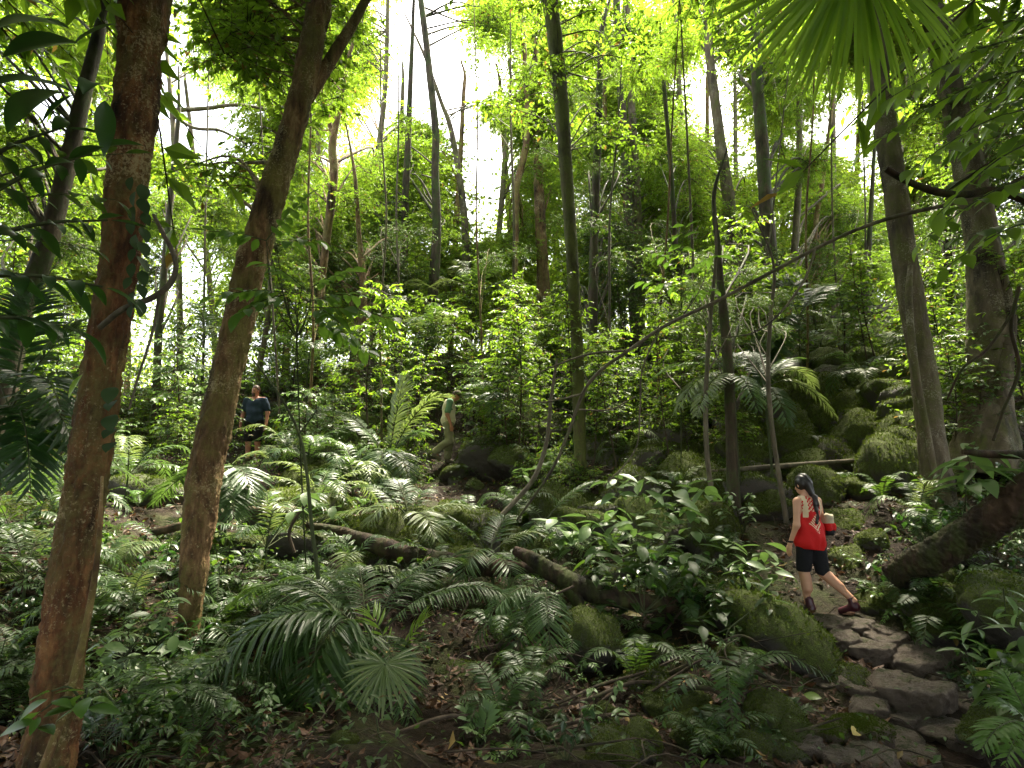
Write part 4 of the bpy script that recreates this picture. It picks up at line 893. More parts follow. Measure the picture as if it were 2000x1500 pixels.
fan_leaf(rt, b1, h1, [V(2.9, 2.6, 4.8), (V(2.9, 2.6, 5.0) + h1) / 2 + V(0, 0, .3), h1], P(1560, 250, 2.62) - h1, V(.15, -.75, .6), .92, 64, math.radians(140), 'palm_lime', .019, .18, 2)
for j, (tip, s) in enumerate(((V(3.6, 3.3, 5.3), .7), (V(3.6, 1.9, 5.4), .7), (V(2.4, 1.7, 5.6), .7))):
    fan_leaf(rt, b1, tip, [V(2.9, 2.6, 4.85), (V(2.9, 2.6, 5.2) + tip) / 2, tip], tip - V(2.9, 2.6, 5.2), V(0, 0, 1), s, 20, math.radians(230), 'palm', .045, .35, 3 + j)

# generic small palms further up the slope: fronds share four meshes
FR = []
for i in range(4):
    g = np.random.default_rng(900 + i); mb = MB()
    frond(mb, [V(0, 0, 0), V(0, .4, .28), V(0, .85, .3), V(0, 1.2, .05 - .1 * i)], 30, .34, .045, .6, g=g, thick=.009, start=.2)
    FR.append([mb.mesh('frond', [M[k], M['stem']], smooth=False) for k in ('palm', 'palm_pale')])
def gen_palm(label, px, py, d, h, s, n, pale, group, seed):
    g = np.random.default_rng(9000 + seed)
    c = P(px, py, d); b = V(c[0], c[1], min(gz(c[0], c[1]), c[2] - .15))
    root = thing('understory_palm', label, 'palm', b, group)
    mb = MB(); tube(mb, [b - V(0, 0, .1), c], [.025 * s, .018 * s], 6, 6); link('stem', mb.mesh('stem', M['stem'], origin=b), root)
    for k in range(n):
        a = k * 2 * math.pi / n + g.normal(0, .3); e = g.uniform(-.3, .75)
        dv = V(math.cos(a) * math.cos(e), math.sin(a) * math.cos(e), math.sin(e))
        link('frond', FR[g.integers(4)][1 if g.random() < pale else 0], root, mat=mat44(frame(dv), c - b, s * g.uniform(.8, 1.15)))
for i, (px, py, d, s, pl) in enumerate([(850,680,15,1.1,.5),(690,690,15.5,1.0,.5),(930,590,18,1.3,.3),(1010,690,15,1.1,.2),(960,800,12.5,1.0,.2),(600,730,14,1.1,.2),(1590,600,16,1.1,.7),(1650,680,14.5,1.0,.6),(1600,690,14.5,.9,.7),(1200,740,13,.9,.1),(330,760,13,1.0,.3),(250,930,8.5,.8,.1),(1760,700,12,1.0,.3),(1690,760,11.5,.9,.5),(1220,600,17,1.2,.2),(620,850,12.5,.9,.2),(400,660,15,1.2,.3),(1880,780,9.5,.8,.2),(1800,1010,7.6,.6,.3),(560,900,11,.8,.3),(880,560,20,1.5,.3),(760,620,18,1.4,.3),(1500,560,17,1.2,.4),(1420,600,14,1.0,.3),(520,1070,7.2,.75,.3),(620,990,8.6,.8,.4),(690,1130,6.4,.6,.2),(1090,1085,7.4,.5,.3),(330,1080,7.2,.7,.2),(255,1190,5.6,.6,.2),(110,1010,7.2,.8,.2),(50,1130,5.6,.7,.2),(470,1360,4.6,.45,.1),(330,1440,4.0,.4,.1),(600,910,10.4,.8,.4),(1230,890,10.8,.6,.2),(1330,950,9.4,.5,.3),(1180,840,12.4,.7,.2),(690,930,10,.8,.3),(560,1190,6,.55,.2),(1010,985,9,.6,.4)]):
    gen_palm('understory palm with arching fronds ' + where(px, py, d) , px, py, d, 0, s, 8, pl, 'understory palms ' + where(px, py, d), i)

FERN = []
for i in range(3):
    g = np.random.default_rng(950 + i); mb = MB()
    frond(mb, [V(0, 0, 0), V(0, .2, .17), V(0, .42, .2), V(0, .62, .08 - .06 * i)], 26, .13, .09, .35, g=g, thick=.005, start=.12, a0=80, a1=45, vee=.05)
    FERN.append([mb.mesh('frond', [M[k], M['stem']], smooth=False) for k in ('palm', 'leaf_under', 'leaf_bright')])
n_f = 0
for i in range(500):
    if n_f >= 120: break
    g = np.random.default_rng(19000 + i)
    px, py = g.uniform(-30, 2030), g.uniform(840, 1490)
    q = hit(px, py); d = q[1]
    if d > 14 or (py > 1180 and abs(px - (1560 + (py - 1200) * .75)) < 170) or (1440 < px < 1700 and py > 1000): continue
    if 850 < px < 1350 and py > 1330 and g.random() < .6 or 560 < px < 960 and py > 1180: continue
    v = int(g.choice(3, p=[.45, .45, .1])); s = g.uniform(.5, 1.15)
    root = thing('fern', ('blue green', 'dark', 'fresh green')[v] + ' fern ' + where(px, py, d), 'fern', q, 'ferns ' + where(px, py, d)); n_f += 1
    n = int(g.integers(5, 8))
    for k in range(n):
        a = k * 2 * math.pi / n + g.normal(0, .3); e = g.uniform(.0, .6)
        link('frond', FERN[g.integers(3)][v], root, mat=mat44(frame(V(math.cos(a) * math.cos(e), math.sin(a) * math.cos(e), math.sin(e))), V(0, 0, .02), s * g.uniform(.8, 1.15)))

# ------------------------------------------------------------------ shrubs whose leaves are single pieces
def leaf_set(mat, w=.2, n=6, droop=.3, stalk=.08, wave=.0):
    out = []
    for i in range(3):
        mb = MB(); v, f = leaf_strip(w * (1 + .12 * (i - 1)), n, .05, droop * (.5 + .5 * i), .42 + .05 * i, wave=wave, stalk=stalk); mb.add(v, f, .3 + .3 * i)
        out.append(mb.mesh('leaf', M[mat], smooth=True))
    return out
LS = {k: leaf_set(k) for k in ('leaf_pale', 'leaf_under', 'leaf_bright', 'leaf_dark', 'leaf_canopy')}
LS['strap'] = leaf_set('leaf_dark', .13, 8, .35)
LS['strap_pale'] = leaf_set('leaf_pale', .13, 7, .35)
LS['round'] = leaf_set('leaf_climb', .30, 6, .6, 0.02)
LS['yellow'] = leaf_set('yellow_leaf', .24, 6, .35)
LS['lime'] = leaf_set('palm_lime', .24, 6, .35)
def put_leaf(root, base, key, p, d, n, L, g):
    link('leaf', LS[key][g.integers(3)], root, mat=mat44(frame(d, n), p - base, L))
def shrub(name, label, basepx, d, whorls=(), sprays=(), key='leaf_under', leafpx=55, nl=7, seed=0, cat='shrub', base=None, stem_r=.008, droop=.25, group=None, free=()):
    """whorls: (px,py[,ddist]); sprays: ((px,py,dd),(px,py,dd), count); free: single leaves (px,py,dd,px,py,dd)"""
    g = np.random.default_rng(12000 + seed)
    b = hit(*basepx) if base is None else np.asarray(base, float)
    root = thing(name, label, cat, b, group)
    L = px2m(leafpx, d)
    hub = None
    tops = [P(w[0], w[1], d + (w[2] if len(w) > 2 else g.normal(0, .2))) for w in whorls] + [P(s[0][0], s[0][1], d + s[0][2]) for s in sprays]
    if len(tops) and base is None:
        m = np.mean(tops, 0); hub = b + (m - b) * (.45 if len(whorls) else .86)
        mb = MB(); tube(mb, [b - V(0, 0, .05), (b + hub) / 2 + g.normal(0, .03, 3), hub], [stem_r * 1.3, stem_r, stem_r * .9], 6, 10)
        for t in tops: tube(mb, [hub, (hub + t) / 2 + V(0, 0, -.05) + g.normal(0, .03, 3), t], [stem_r * .8, stem_r * .6, stem_r * .4], 5, 10, cap=False)
        link('stem', mb.mesh('stem', M['stem'], origin=b), root)
    elif base is not None and len(tops):
        mb = MB()
        for t in tops[:len(whorls)]: tube(mb, [b, (b + t) / 2 + V(0, 0, .05), t], [stem_r, stem_r * .7, stem_r * .4], 5, 10, cap=False)
        if mb.n: link('stem', mb.mesh('stem', M['stem'], origin=b), root)
    for t in tops[:len(whorls)]:
        a0 = g.uniform(0, 6.28)
        for k in range(nl):
            a = a0 + k * 2.4 + g.normal(0, .2); e = g.uniform(-droop - .2, .35)
            dv = V(math.cos(a) * math.cos(e), math.sin(a) * math.cos(e), math.sin(e))
            put_leaf(root, b, key, t + V(0, 0, -.03 * k * L / .3), dv, V(0, 0, 1) + g.normal(0, .25, 3), L * g.uniform(.7, 1.15), g)
    for s in sprays:
        a, c = P(s[0][0], s[0][1], d + s[0][2]), P(s[1][0], s[1][1], d + s[1][2]); k = s[2]
        mid = (a + c) / 2 + V(0, 0, .06 * np.linalg.norm(c - a))
        mb = MB(); tube(mb, [a, mid, c], [stem_r * .6, stem_r * .45, stem_r * .25], 5, 14, cap=False); link('twig', mb.mesh('twig', M['stem'], origin=b), root)
        cv = spline([a, mid, c], 30); tg = nrm(c - a); sd = nrm(np.cross(tg, V(0, 0, 1)))
        for j in range(k):
            t = .15 + .85 * j / max(1, k - 1); p = cv[int(t * 29)]
            sg = -1 if j % 2 else 1
            dv = tg * g.uniform(.35, .8) + sd * sg * (0.15 if j == k - 1 else 1) + V(0, 0, g.uniform(-.45, .05))
            put_leaf(root, b, key, p, dv, V(0, 0, 1) + g.normal(0, .22, 3), L * g.uniform(.75, 1.15), g)
    for x0, y0, d0, x1, y1, d1 in free:
        a, c = P(x0, y0, d + d0), P(x1, y1, d + d1)
        put_leaf(root, b, key, a, c - a, V(0, -.35, .9) + g.normal(0, .15, 3), np.linalg.norm(c - a), g)
    return root
shrub('broadleaf_shrub', 'pale glossy leaved shrub in the middle right of the clearing', (1240,1160), 6.9, whorls=[(1255,925),(1315,945),(1200,985),(1150,1005),(1240,1010),(1300,1040),(1120,1025),(1380,938),(1205,925),(1290,985),(1180,1040),(1090,1010),(1350,990)], key='leaf_pale', leafpx=50, nl=10, seed=1)
shrub('broadleaf_shrub', 'shaded green shrub just below the pale glossy shrub', (1250,1270), 6.2, whorls=[(1200,1105),(1270,1095),(1335,1125),(1230,1150),(1300,1180),(1160,1080),(1345,1080),(1400,1140),(1180,1170),(1250,1060),(1260,1200)], key='leaf_under', leafpx=46, nl=10, seed=2)
shrub('broadleaf_shrub', 'small shrub with flat pale leaves left of the woman', (1460,1150), 6.6, whorls=[(1490,1062),(1450,1092),(1420,1050),(1510,1100)], key='leaf_pale', leafpx=50, nl=7, seed=3)
shrub('broadleaf_shrub', 'leafy green shrub on the boulder below the woman', (1420,1270), 5.9, whorls=[(1400,1185),(1440,1205),(1480,1180),(1370,1210),(1500,1150),(1420,1160)], key='leaf_under', leafpx=48, nl=7, seed=4)
shrub('broadleaf_shrub', 'shrub with narrow pale leaves at the right edge below the log', (1960,1240), 5.0, whorls=[(1960,1150),(1905,1195),(1990,1185),(1930,1240),(1970,1280),(1880,1240)], key='strap_pale', leafpx=50, nl=8, seed=5)
shrub('broadleaf_shrub', 'bushy green plant at the right edge beside the path', (1980,1370), 4.6, whorls=[(1960,1270),(1990,1310),(1930,1320),(2005,1240),(1975,1340)], key='leaf_under', leafpx=50, nl=9, seed=6)
shrub('star_plant', 'star shaped whorl of long pale leaves at the right edge', (1880,1010), 5.7, whorls=[(1888,880,0),(1905,870,.1)], key='strap_pale', leafpx=86, nl=9, seed=7, cat='plant')
shrub('bright_sapling', 'young tree with bright green leaflets in front of the leaning brown trunk', (600,1150), 4.7, sprays=[((520,470,0),(405,452,-.1),14),((520,470,0),(600,385,.1),14),((540,480,.1),(620,470,0),11),((560,570,0),(420,580,-.2),17),((560,575,0),(470,610,-.3),14),((600,590,0),(700,575,.2),14),((600,600,0),(770,625,.1),20),((590,560,.1),(520,515,.2),12),((620,600,0),(680,650,-.2),14),((610,560,.1),(680,530,.3),12),((600,620,0),(720,690,.2),14)], key='leaf_bright', leafpx=44, seed=9, cat='tree')
shrub('sapling', 'sapling with bright new leaves right of the arching branch', (1330,960), 8.2, sprays=[((1330,560,0),(1250,550,0),8),((1330,540,0),(1400,500,.2),9),((1330,580,0),(1390,570,.1),8),((1330,530,0),(1280,490,.1),8),((1330,500,0),(1340,430,.1),7)], key='leaf_bright', leafpx=38, seed=10, cat='tree')
shrub('overhanging_sapling', 'sapling with long dark strap leaves overhanging the top left corner', (40,1300), 2.3, base=V(-2.9, 1.9, 0), key='strap', leafpx=105, seed=11, cat='tree', stem_r=.02,
  free=[(158,190,0,-30,92,-.1),(168,88,0,5,58,.05),(150,62,0,-25,-5,0),(160,190,0,186,118,.1),(150,182,0,70,228,-.1),(205,190,.3,206,282,.2),(120,30,.1,-20,-60,0),(150,185,0,-20,165,.1),(140,90,.1,215,30,.2)],
  sprays=[((-60,400,0),(180,300,.3),9),((-60,470,0),(210,430,.3),10),((-60,540,.1),(200,560,.3),9),((-60,330,.2),(120,250,.4),8),((-60,620,.1),(140,640,.4),8)])
shrub('overhanging_branchlet', 'leafy twig of fresh green leaves beside the reddish trunk at left', (60,1250), 2.9, base=V(-2.6, 2.7, 0.2), key='leaf_under', leafpx=52, seed=12, cat='tree', sprays=[((-20,350,0),(240,300,.1),10),((-20,470,0),(190,490,.1),9),((20,390,.2),(225,390,.2),8)])
shrub('overhanging_branch', 'drooping leafy branches hanging in at the right edge', (1990,1200), 3.7, base=V(4.6, 3.9, 1.2), key='leaf_canopy', leafpx=60, seed=13, cat='tree', stem_r=.012,
  sprays=[((2050,60,0),(1740,190,-.1),18),((2050,120,.1),(1690,290,.1),19),((2050,200,0),(1780,330,-.2),16),((2050,260,.2),(1830,420,0),14),((2050,30,.3),(1820,100,.2),15),((2050,330,.1),(1800,470,.1),15),((2050,420,.2),(1850,520,.2),12),((2050,150,.4),(1880,230,.4),12)])
shrub('understory_shrub', 'dark leafy mass at the top right corner', (1990,1100), 5.2, base=V(5.6, 5.4, 1.0), key='leaf_under', leafpx=60, seed=14, sprays=[((2060,20+60*k,.1),(1860+10*(k%3),60+58*k,.0),10) for k in range(8)])
shrub('broad_plant', 'low plant with broad fresh leaves at the bottom left of centre', (425,1510), 3.7, whorls=[(420,1480,0),(445,1488,.05)], key='leaf_bright', leafpx=88, nl=5, seed=15, cat='plant')
shrub('low_plant', 'leafy seedlings beside the lower part of the reddish trunk', (215,1330), 4.3, whorls=[(250,1230),(300,1200),(340,1230),(280,1270),(230,1290),(330,1170),(200,1250)], key='leaf_pale', leafpx=40, nl=8, seed=16, cat='plant')
shrub('low_plant', 'small leafy sprig on the reddish trunk near the bottom left', (150,1420), 3.0, base=P(165, 1375, 3.15), whorls=[(170,1355,0),(100,1350,0),(80,1390,0)], key='leaf_bright', leafpx=60, nl=5, seed=17, cat='plant')
shrub('climbing_leaf', 'single pale lime leaf beside the reddish left trunk', (150,900), 3.0, base=P(150, 715, 3.0), key='lime', leafpx=60, seed=18, cat='plant', free=[(164,728,0,126,775,-.05)])
shrub('climber', 'climber with overlapping grey green leaves on the reddish trunk', (250,620), 3.15, base=P(272, 620, 3.3), key='round', leafpx=30, seed=19, cat='climber',
  free=[(270 + (7 if k % 2 else -7) - k * .3 + (k * 37 % 11) - 5, 345 + 14 * k, 0, 270 + (22 if k % 2 else -20) - k * .3 + (k * 53 % 13) - 6, 366 + 14 * k + (k * 29 % 9), -.03) for k in range(19)])
shrub('shelf_climber', 'ladder of flat round leaves low on the reddish trunk', (205,900), 3.1, base=P(205, 880, 3.3), key='round', leafpx=44, seed=20, cat='climber', free=[(224 - (k * 7 % 5), 756 + 27 * k, .08, 202 - k + (k * 5 % 7), 766 + 27 * k, -.04) for k in range(5)])
shrub('low_plant', 'sprig of pale leaves left of the hanging green stem', (600,1050), 6.0, whorls=[(600,960),(570,990),(650,985)], key='leaf_pale', leafpx=40, nl=5, seed=21, cat='plant')
shrub('low_plant', 'small leafy sprig at the foot of the curving vine', (1060,960), 9.2, whorls=[(1050,905),(1080,900),(1020,915)], key='leaf_pale', leafpx=30, nl=6, seed=22, cat='plant')
# single fallen leaves that stand out
for k, (px, py, w, key, lb) in enumerate([(1882,1335,40,'yellow','large yellow fallen leaf standing at the right of the path'),(1610,1382,34,'lime','pale green leaf lying on the dark rock left of the path'),(1700,1355,28,'yellow','pale dry leaf at the edge of the round mossy boulder'),
   (1215,1212,30,'yellow','yellow leaf lying under the centre shrub'),(1218,1336,28,'yellow','yellow leaf lying among twigs below the centre shrub'),(1665,1455,36,'yellow','tan upright dead leaf on the pale bottom slab'),(1000,1480,26,'yellow','yellow leaf on the bottom edge fern'),(1290,1450,26,'yellow','pale dry leaf right of the dark bottom boulder')]):
    g = np.random.default_rng(77 + k); q = hit(px, py) + V(0, 0, .05)
    o = link('fallen_leaf', LS[key][k % 3], mat=mat44(frame(V(g.normal(), g.normal(), .5 if k in (0, 5) else .05), V(0, -.5, .8)), q, px2m(w, q[1]) * 1.2)); tag(o, lb, 'leaf')

# ------------------------------------------------------------------ understory: saplings and seedlings (shared meshes)
def sapling_meshes(seed, mat, h=3.2, nbr=14, leafL=.13):
    g = np.random.default_rng(seed); st = MB(); fo = MB()
    top = V(g.normal(0, .25), g.normal(0, .25), h)
    ax = spline([V(0, 0, -.2), top * .5 + V(g.normal(0, .12), g.normal(0, .12), 0), top], 30)
    tube(st, ax[::4], np.linspace(.022, .005, len(ax[::4])), 6, 16)
    for k in range(nbr):
        t = g.uniform(.3, 1); p = ax[int(t * 29)]; a = g.uniform(0, 6.28); L = g.uniform(.3, .95) * (1.2 - .6 * t)
        d = V(math.cos(a), math.sin(a), g.uniform(0, .5)); e = p + d * L; m = p + d * L * .5 + V(0, 0, .06)
        e = e - V(0, 0, .18 * L)
        tube(st, [p, m, e], [.006, .004, .002], 4, 6, cap=False)
        n = g.integers(9, 18); u = g.uniform(.2, 1, n)[:, None]; pos = p * (1 - u) ** 2 + 2 * m * u * (1 - u) + e * u * u
        sd = nrm(np.cross(d, V(0, 0, 1))); sg = np.where(g.random(n) < .5, -1, 1)[:, None]
        ld = d * g.uniform(.3, 1, (n, 1)) + sd * sg * g.uniform(.4, 1, (n, 1)) + V(0, 0, -1) * g.uniform(0, .6, (n, 1)) + g.normal(0, .15, (n, 3))
        scatter(fo, leaf_strip(.19, 3, .05, .3), pos, ld, V(0, 0, 1) + g.normal(0, .3, (n, 3)), leafL * g.uniform(.7, 1.3, n), g.random(n))
    return st.mesh('stem', M['twig']), fo.mesh('foliage', M[mat], smooth=False)
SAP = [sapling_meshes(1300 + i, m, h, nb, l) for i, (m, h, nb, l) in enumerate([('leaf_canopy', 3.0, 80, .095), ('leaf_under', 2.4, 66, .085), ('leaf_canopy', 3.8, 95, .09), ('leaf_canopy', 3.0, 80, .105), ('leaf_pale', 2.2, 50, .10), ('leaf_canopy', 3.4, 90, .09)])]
n_sap = 0
for i in range(900):
    if n_sap >= 230: break
    g = np.random.default_rng(15000 + i)
    px, py = g.uniform(-80, 2080), g.uniform(640, 960)
    q = hit(px, py, 7, 40); d = q[1]
    if d < 8.2 or d > 27: continue
    if 440 < px < 545 and d < 13.2 or 800 < px < 960 and d < 13.4: continue      # keep the two men in view
    if 1460 < px < 1760 and d < 11: continue
    if 1460 < px < 1800 and 640 < py < 950 and d < 17 and g.random() < .7: continue
    v = 0 if px > 1740 and g.random() < .4 else int(g.integers(6)); s = g.uniform(.55, 1.25) * (.75 if d < 11 else 1)
    st, fo = SAP[v]; a = g.uniform(0, 6.28)
    lb = ('tall ' if s > 1 else 'short ' if s < .7 else '') + ('loose leaved', 'small leaved', 'yellow green', 'fresh green', 'pale leaved', 'bushy green')[v] + ' sapling ' + where(px, py, d)
    root = thing('sapling', lb, 'sapling', q, 'understory saplings ' + where(px, py, d))
    root.rotation_euler = (0, 0, a); root.scale = (s, s, s * g.uniform(.85, 1.2))
    link('stem', st, root); link('foliage', fo, root); n_sap += 1

# bushes on the slope
BUSH = [clump_mesh(1400 + i, M[m], r, 76, 24, l, leaf_strip(.2, 2, .05, .3), .3, .75, 'bush') for i, (m, r, l) in enumerate([('leaf_under', .9, .09), ('leaf_canopy', 1.0, .095), ('leaf_under', .8, .075), ('leaf_pale', .8, .095), ('leaf_canopy', 1.1, .085)])]
n_b = 0
for i in range(900):
    if n_b >= 230: break
    g = np.random.default_rng(16000 + i)
    px, py = g.uniform(-80, 2080), g.uniform(630, 960)
    q = hit(px, py, 7, 40); d = q[1]
    if d < 7.5 or d > 30 or (d < 9.5 and px > 560): continue
    if 430 < px < 560 and d < 13.5 or 790 < px < 1010 and d < 13.6 or 1460 < px < 1760 and d < 11.5: continue
    if 1460 < px < 1800 and 640 < py < 950 and d < 17 and g.random() < .7: continue
    s = g.uniform(.5, 1.0) * (.6 if d < 12 else 1.0)
    v = int(g.integers(5)); o = link('bush', BUSH[v], mat=mat44(frame(V(math.cos(i), math.sin(i), 0)), q + V(0, 0, .35 * s), s * V(1, 1, g.uniform(.7, 1.3))))
    tag(o, ('dark', 'light green', 'small leaved', 'pale leaved', 'broad yellow green')[v] + ' bush ' + where(px, py, d), 'bush', 'low bushes ' + where(px, py, d)); n_b += 1

def seedling_mesh(seed, mat, n=26, L=.14, h=.4):
    g = np.random.default_rng(seed); mb = MB()
    for k in range(g.integers(3, 6)):
        e = V(g.normal(0, .2), g.normal(0, .2), h * g.uniform(.5, 1.1))
        tube(mb, [V(0, 0, -.05), e * .5 + V(0, 0, .05), e], [.006, .005, .003], 4, 6, .4, 1, cap=False)
        m = n // 4; a = g.uniform(0, 6.28, m); ev = g.uniform(-.5, .3, m)
        dv = np.stack([np.cos(a) * np.cos(ev), np.sin(a) * np.cos(ev), np.sin(ev)], 1)
        t = g.uniform(.5, 1.0, m)[:, None]
        scatter(mb, leaf_strip(.22, 4, .05, .35, stalk=.08), e * t, dv, V(0, 0, 1) + g.normal(0, .25, (m, 3)), L * g.uniform(.6, 1.2, m), g.random(m))
    return mb.mesh('seedling', [M[mat], M['stem']], smooth=False)
SEED = [seedling_mesh(1500 + i, m, n, l, h) for i, (m, n, l, h) in enumerate([('leaf_under', 40, .10, .4), ('leaf_pale', 36, .11, .4), ('leaf_under', 48, .08, .3), ('leaf_bright', 28, .095, .35), ('leaf_dark', 40, .115, .45), ('leaf_pale', 44, .07, .25), ('leaf_under', 34, .125, .6)])]
n_sd = 0
for i in range(700):
    if n_sd >= 290: break
    g = np.random.default_rng(18000 + i)
    px, py = g.uniform(-40, 2040), g.uniform(660, 1490) if g.random() < .75 else g.uniform(1050, 1450)
    if g.random() < .1: px = g.uniform(1650, 2040)
    q = hit(px, py); d = q[1]
    if d > 22: continue
    x_path = 1560 + (py - 1200) * .75
    if py > 1180 and abs(px - x_path) < 170: continue
    if 1440 < px < 1840 and 640 < py < 1000 and g.random() < .5: continue
    if 1470 < px < 1690 and py > 1000: continue
    if 700 < px < 1350 and py > 1330 and g.random() < .7 or 560 < px < 960 and py > 1200: continue
    if 1560 < px < 1800 and 850 < py < 1150 and g.random() < .6: continue
    if 560 < px < 1450 and 840 < py < 1150 and g.random() < .55: continue
    v = int(g.choice(7, p=[.24, .16, .2, .06, .14, .1, .1])); s = g.uniform(.6, 1.25) * (.7 if d < 6 else 1.15)
    o = link('seedling', SEED[v], mat=mat44(frame(V(math.cos(i), math.sin(i), 0)), q, s))
    tag(o, ('dark green', 'pale', 'small leaved', 'bright green', 'deep green', 'tiny pale', 'tall stemmed')[v] + ' seedling growing ' + where(px, py, d), 'seedling', 'ground seedlings ' + where(px, py, d)); n_sd += 1

# ------------------------------------------------------------------ leaf litter, twigs, far foliage
def litter():
    g = np.random.default_rng(21); n = 42000
    d = 2.5 + 22 * g.random(n) ** 1.6; x = g.uniform(-1, 1, n) * (d * .98 + .6)
    q = np.stack([x, d, gz(x, d) + .012], 1)
    k = fbm(q * V(.8, .8, 0) + 3, 3) > -.45; q = q[k]; m = len(q)
    mb = MB()
    a = g.uniform(0, 6.28, m); dv = np.stack([np.cos(a), np.sin(a), g.normal(0, .25, m)], 1)
    L = g.uniform(.04, .12, m)
    h = m // 2
    scatter(mb, leaf_strip(.2, 2, .10, .5), q[:h], dv[:h], V(0, 0, 1) + g.normal(0, .4, (h, 3)), L[:h], g.random(h))
    scatter(mb, leaf_strip(.26, 2, -.06, -.4), q[h:], dv[h:], V(0, 0, 1) + g.normal(0, .4, (m - h, 3)), L[h:], g.random(m - h))
    o = link('leaf_litter', mb.mesh('leaf_litter', M['litter'], smooth=False)); o['kind'] = 'stuff'; tag(o, 'brown and orange dead leaves covering the forest floor', 'leaf litter')
    mb = MB()
    for i in range(650):
        y = 2.6 + 10 * g.random() ** 1.4; xx = g.uniform(-1, 1) * (y + .3); a = g.uniform(0, 6.28); L = g.uniform(.15, .7)
        p = V(xx, y, gz(xx, y) + .02); e = p + V(math.cos(a), math.sin(a), 0) * L; e[2] = gz(e[0], e[1]) + .03 + .08 * g.random()
        r = g.uniform(.002, .007)
        tube(mb, [p, (p + e) / 2 + g.normal(0, .03, 3) + V(0, 0, .03), e], [r, r * .9, r * .5], 4, 6, cap=False)
    o = link('fallen_twigs', mb.mesh('fallen_twigs', M['twig'])); o['kind'] = 'stuff'; tag(o, 'thin dry twigs strewn over the forest floor', 'twigs')
    # small ground cover creeping over the slope
    n = 60000; d = 3 + 23 * g.random(n) ** 1.2; x = g.uniform(-1, 1, n) * (d * .98 + .6)
    q = np.stack([x, d, gz(x, d)], 1); k = fbm(q * V(1.1, 1.1, 0) + 31, 3) > -.25
    u, w_ = 1000 + F_PX * x / d, d
    k &= ((d > 6.3) | (x < -.6) | (g.random(n) < .25)) & ((d > 11.5) | (x < -2.2) | (g.random(n) < .4))
    k &= ~((np.abs(x - (3.9 - (d - 4.6) * .12)) < .6) & (d < 6.8))
    q = q[k]; m = len(q); a = g.uniform(0, 6.28, m); mb = MB()
    q[:, 2] += g.uniform(.02, .32, m)
    scatter(mb, leaf_strip(.22, 2, .05, .3), q, np.stack([np.cos(a), np.sin(a), g.normal(-.1, .3, m)], 1), V(0, 0, 1) + g.normal(0, .35, (m, 3)), g.uniform(.03, .085, m), g.random(m))
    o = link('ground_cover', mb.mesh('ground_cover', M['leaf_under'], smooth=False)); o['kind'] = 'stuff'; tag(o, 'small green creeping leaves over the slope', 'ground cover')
    # the wood beyond the crest
    n = 110000; d = g.uniform(34, 62, n); x = g.uniform(-1, 1, n) * d * 1.05
    zz = gz(x, d) + 17 * g.random(n) ** 1.5
    q = np.stack([x, d, zz], 1); k = fbm(q * V(.22, .1, .22) + 9, 3) > -.3 + .035 * (zz - 11)
    q = q[k]; m = len(q); mb = MB()
    scatter(mb, leaf_lo(.24), q, g.normal(size=(m, 3)) - V(0, 0, .3), V(0, 0, 1) + g.normal(0, .7, (m, 3)), g.uniform(.22, .45, m), g.random(m))
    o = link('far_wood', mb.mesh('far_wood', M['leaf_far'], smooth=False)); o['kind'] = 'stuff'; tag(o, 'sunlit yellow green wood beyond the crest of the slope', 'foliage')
litter()

# ------------------------------------------------------------------ people (bodies from blended limb shapes, one continuous surface)
def caps(p, a, b, ra, rb):
    a, b = np.asarray(a, float), np.asarray(b, float); ab = b - a
    h = np.clip(((p - a) @ ab) / max(1e-9, ab @ ab), 0, 1)
    return np.linalg.norm(p - a - h[..., None] * ab, axis=-1) - (ra + (rb - ra) * h)
def ell(p, c, r):
    q = (p - np.asarray(c, float)) / np.asarray(r, float); k = np.linalg.norm(q, axis=-1)
    return (k - 1) * min(r)
def smin(a, b, k):
    h = np.clip(.5 + .5 * (b - a) / k, 0, 1)
    return b + (a - b) * h - k * h * (1 - h)
def union(p, parts, k):
    r = None
    for s in parts:
        kk = k
        if s[0] == 'c': d = caps(p, *s[1:5]); kk = s[5] if len(s) > 5 else k
        else: d = ell(p, *s[1:3]); kk = s[3] if len(s) > 3 else k
        r = d if r is None else smin(r, d, kk)
    return r
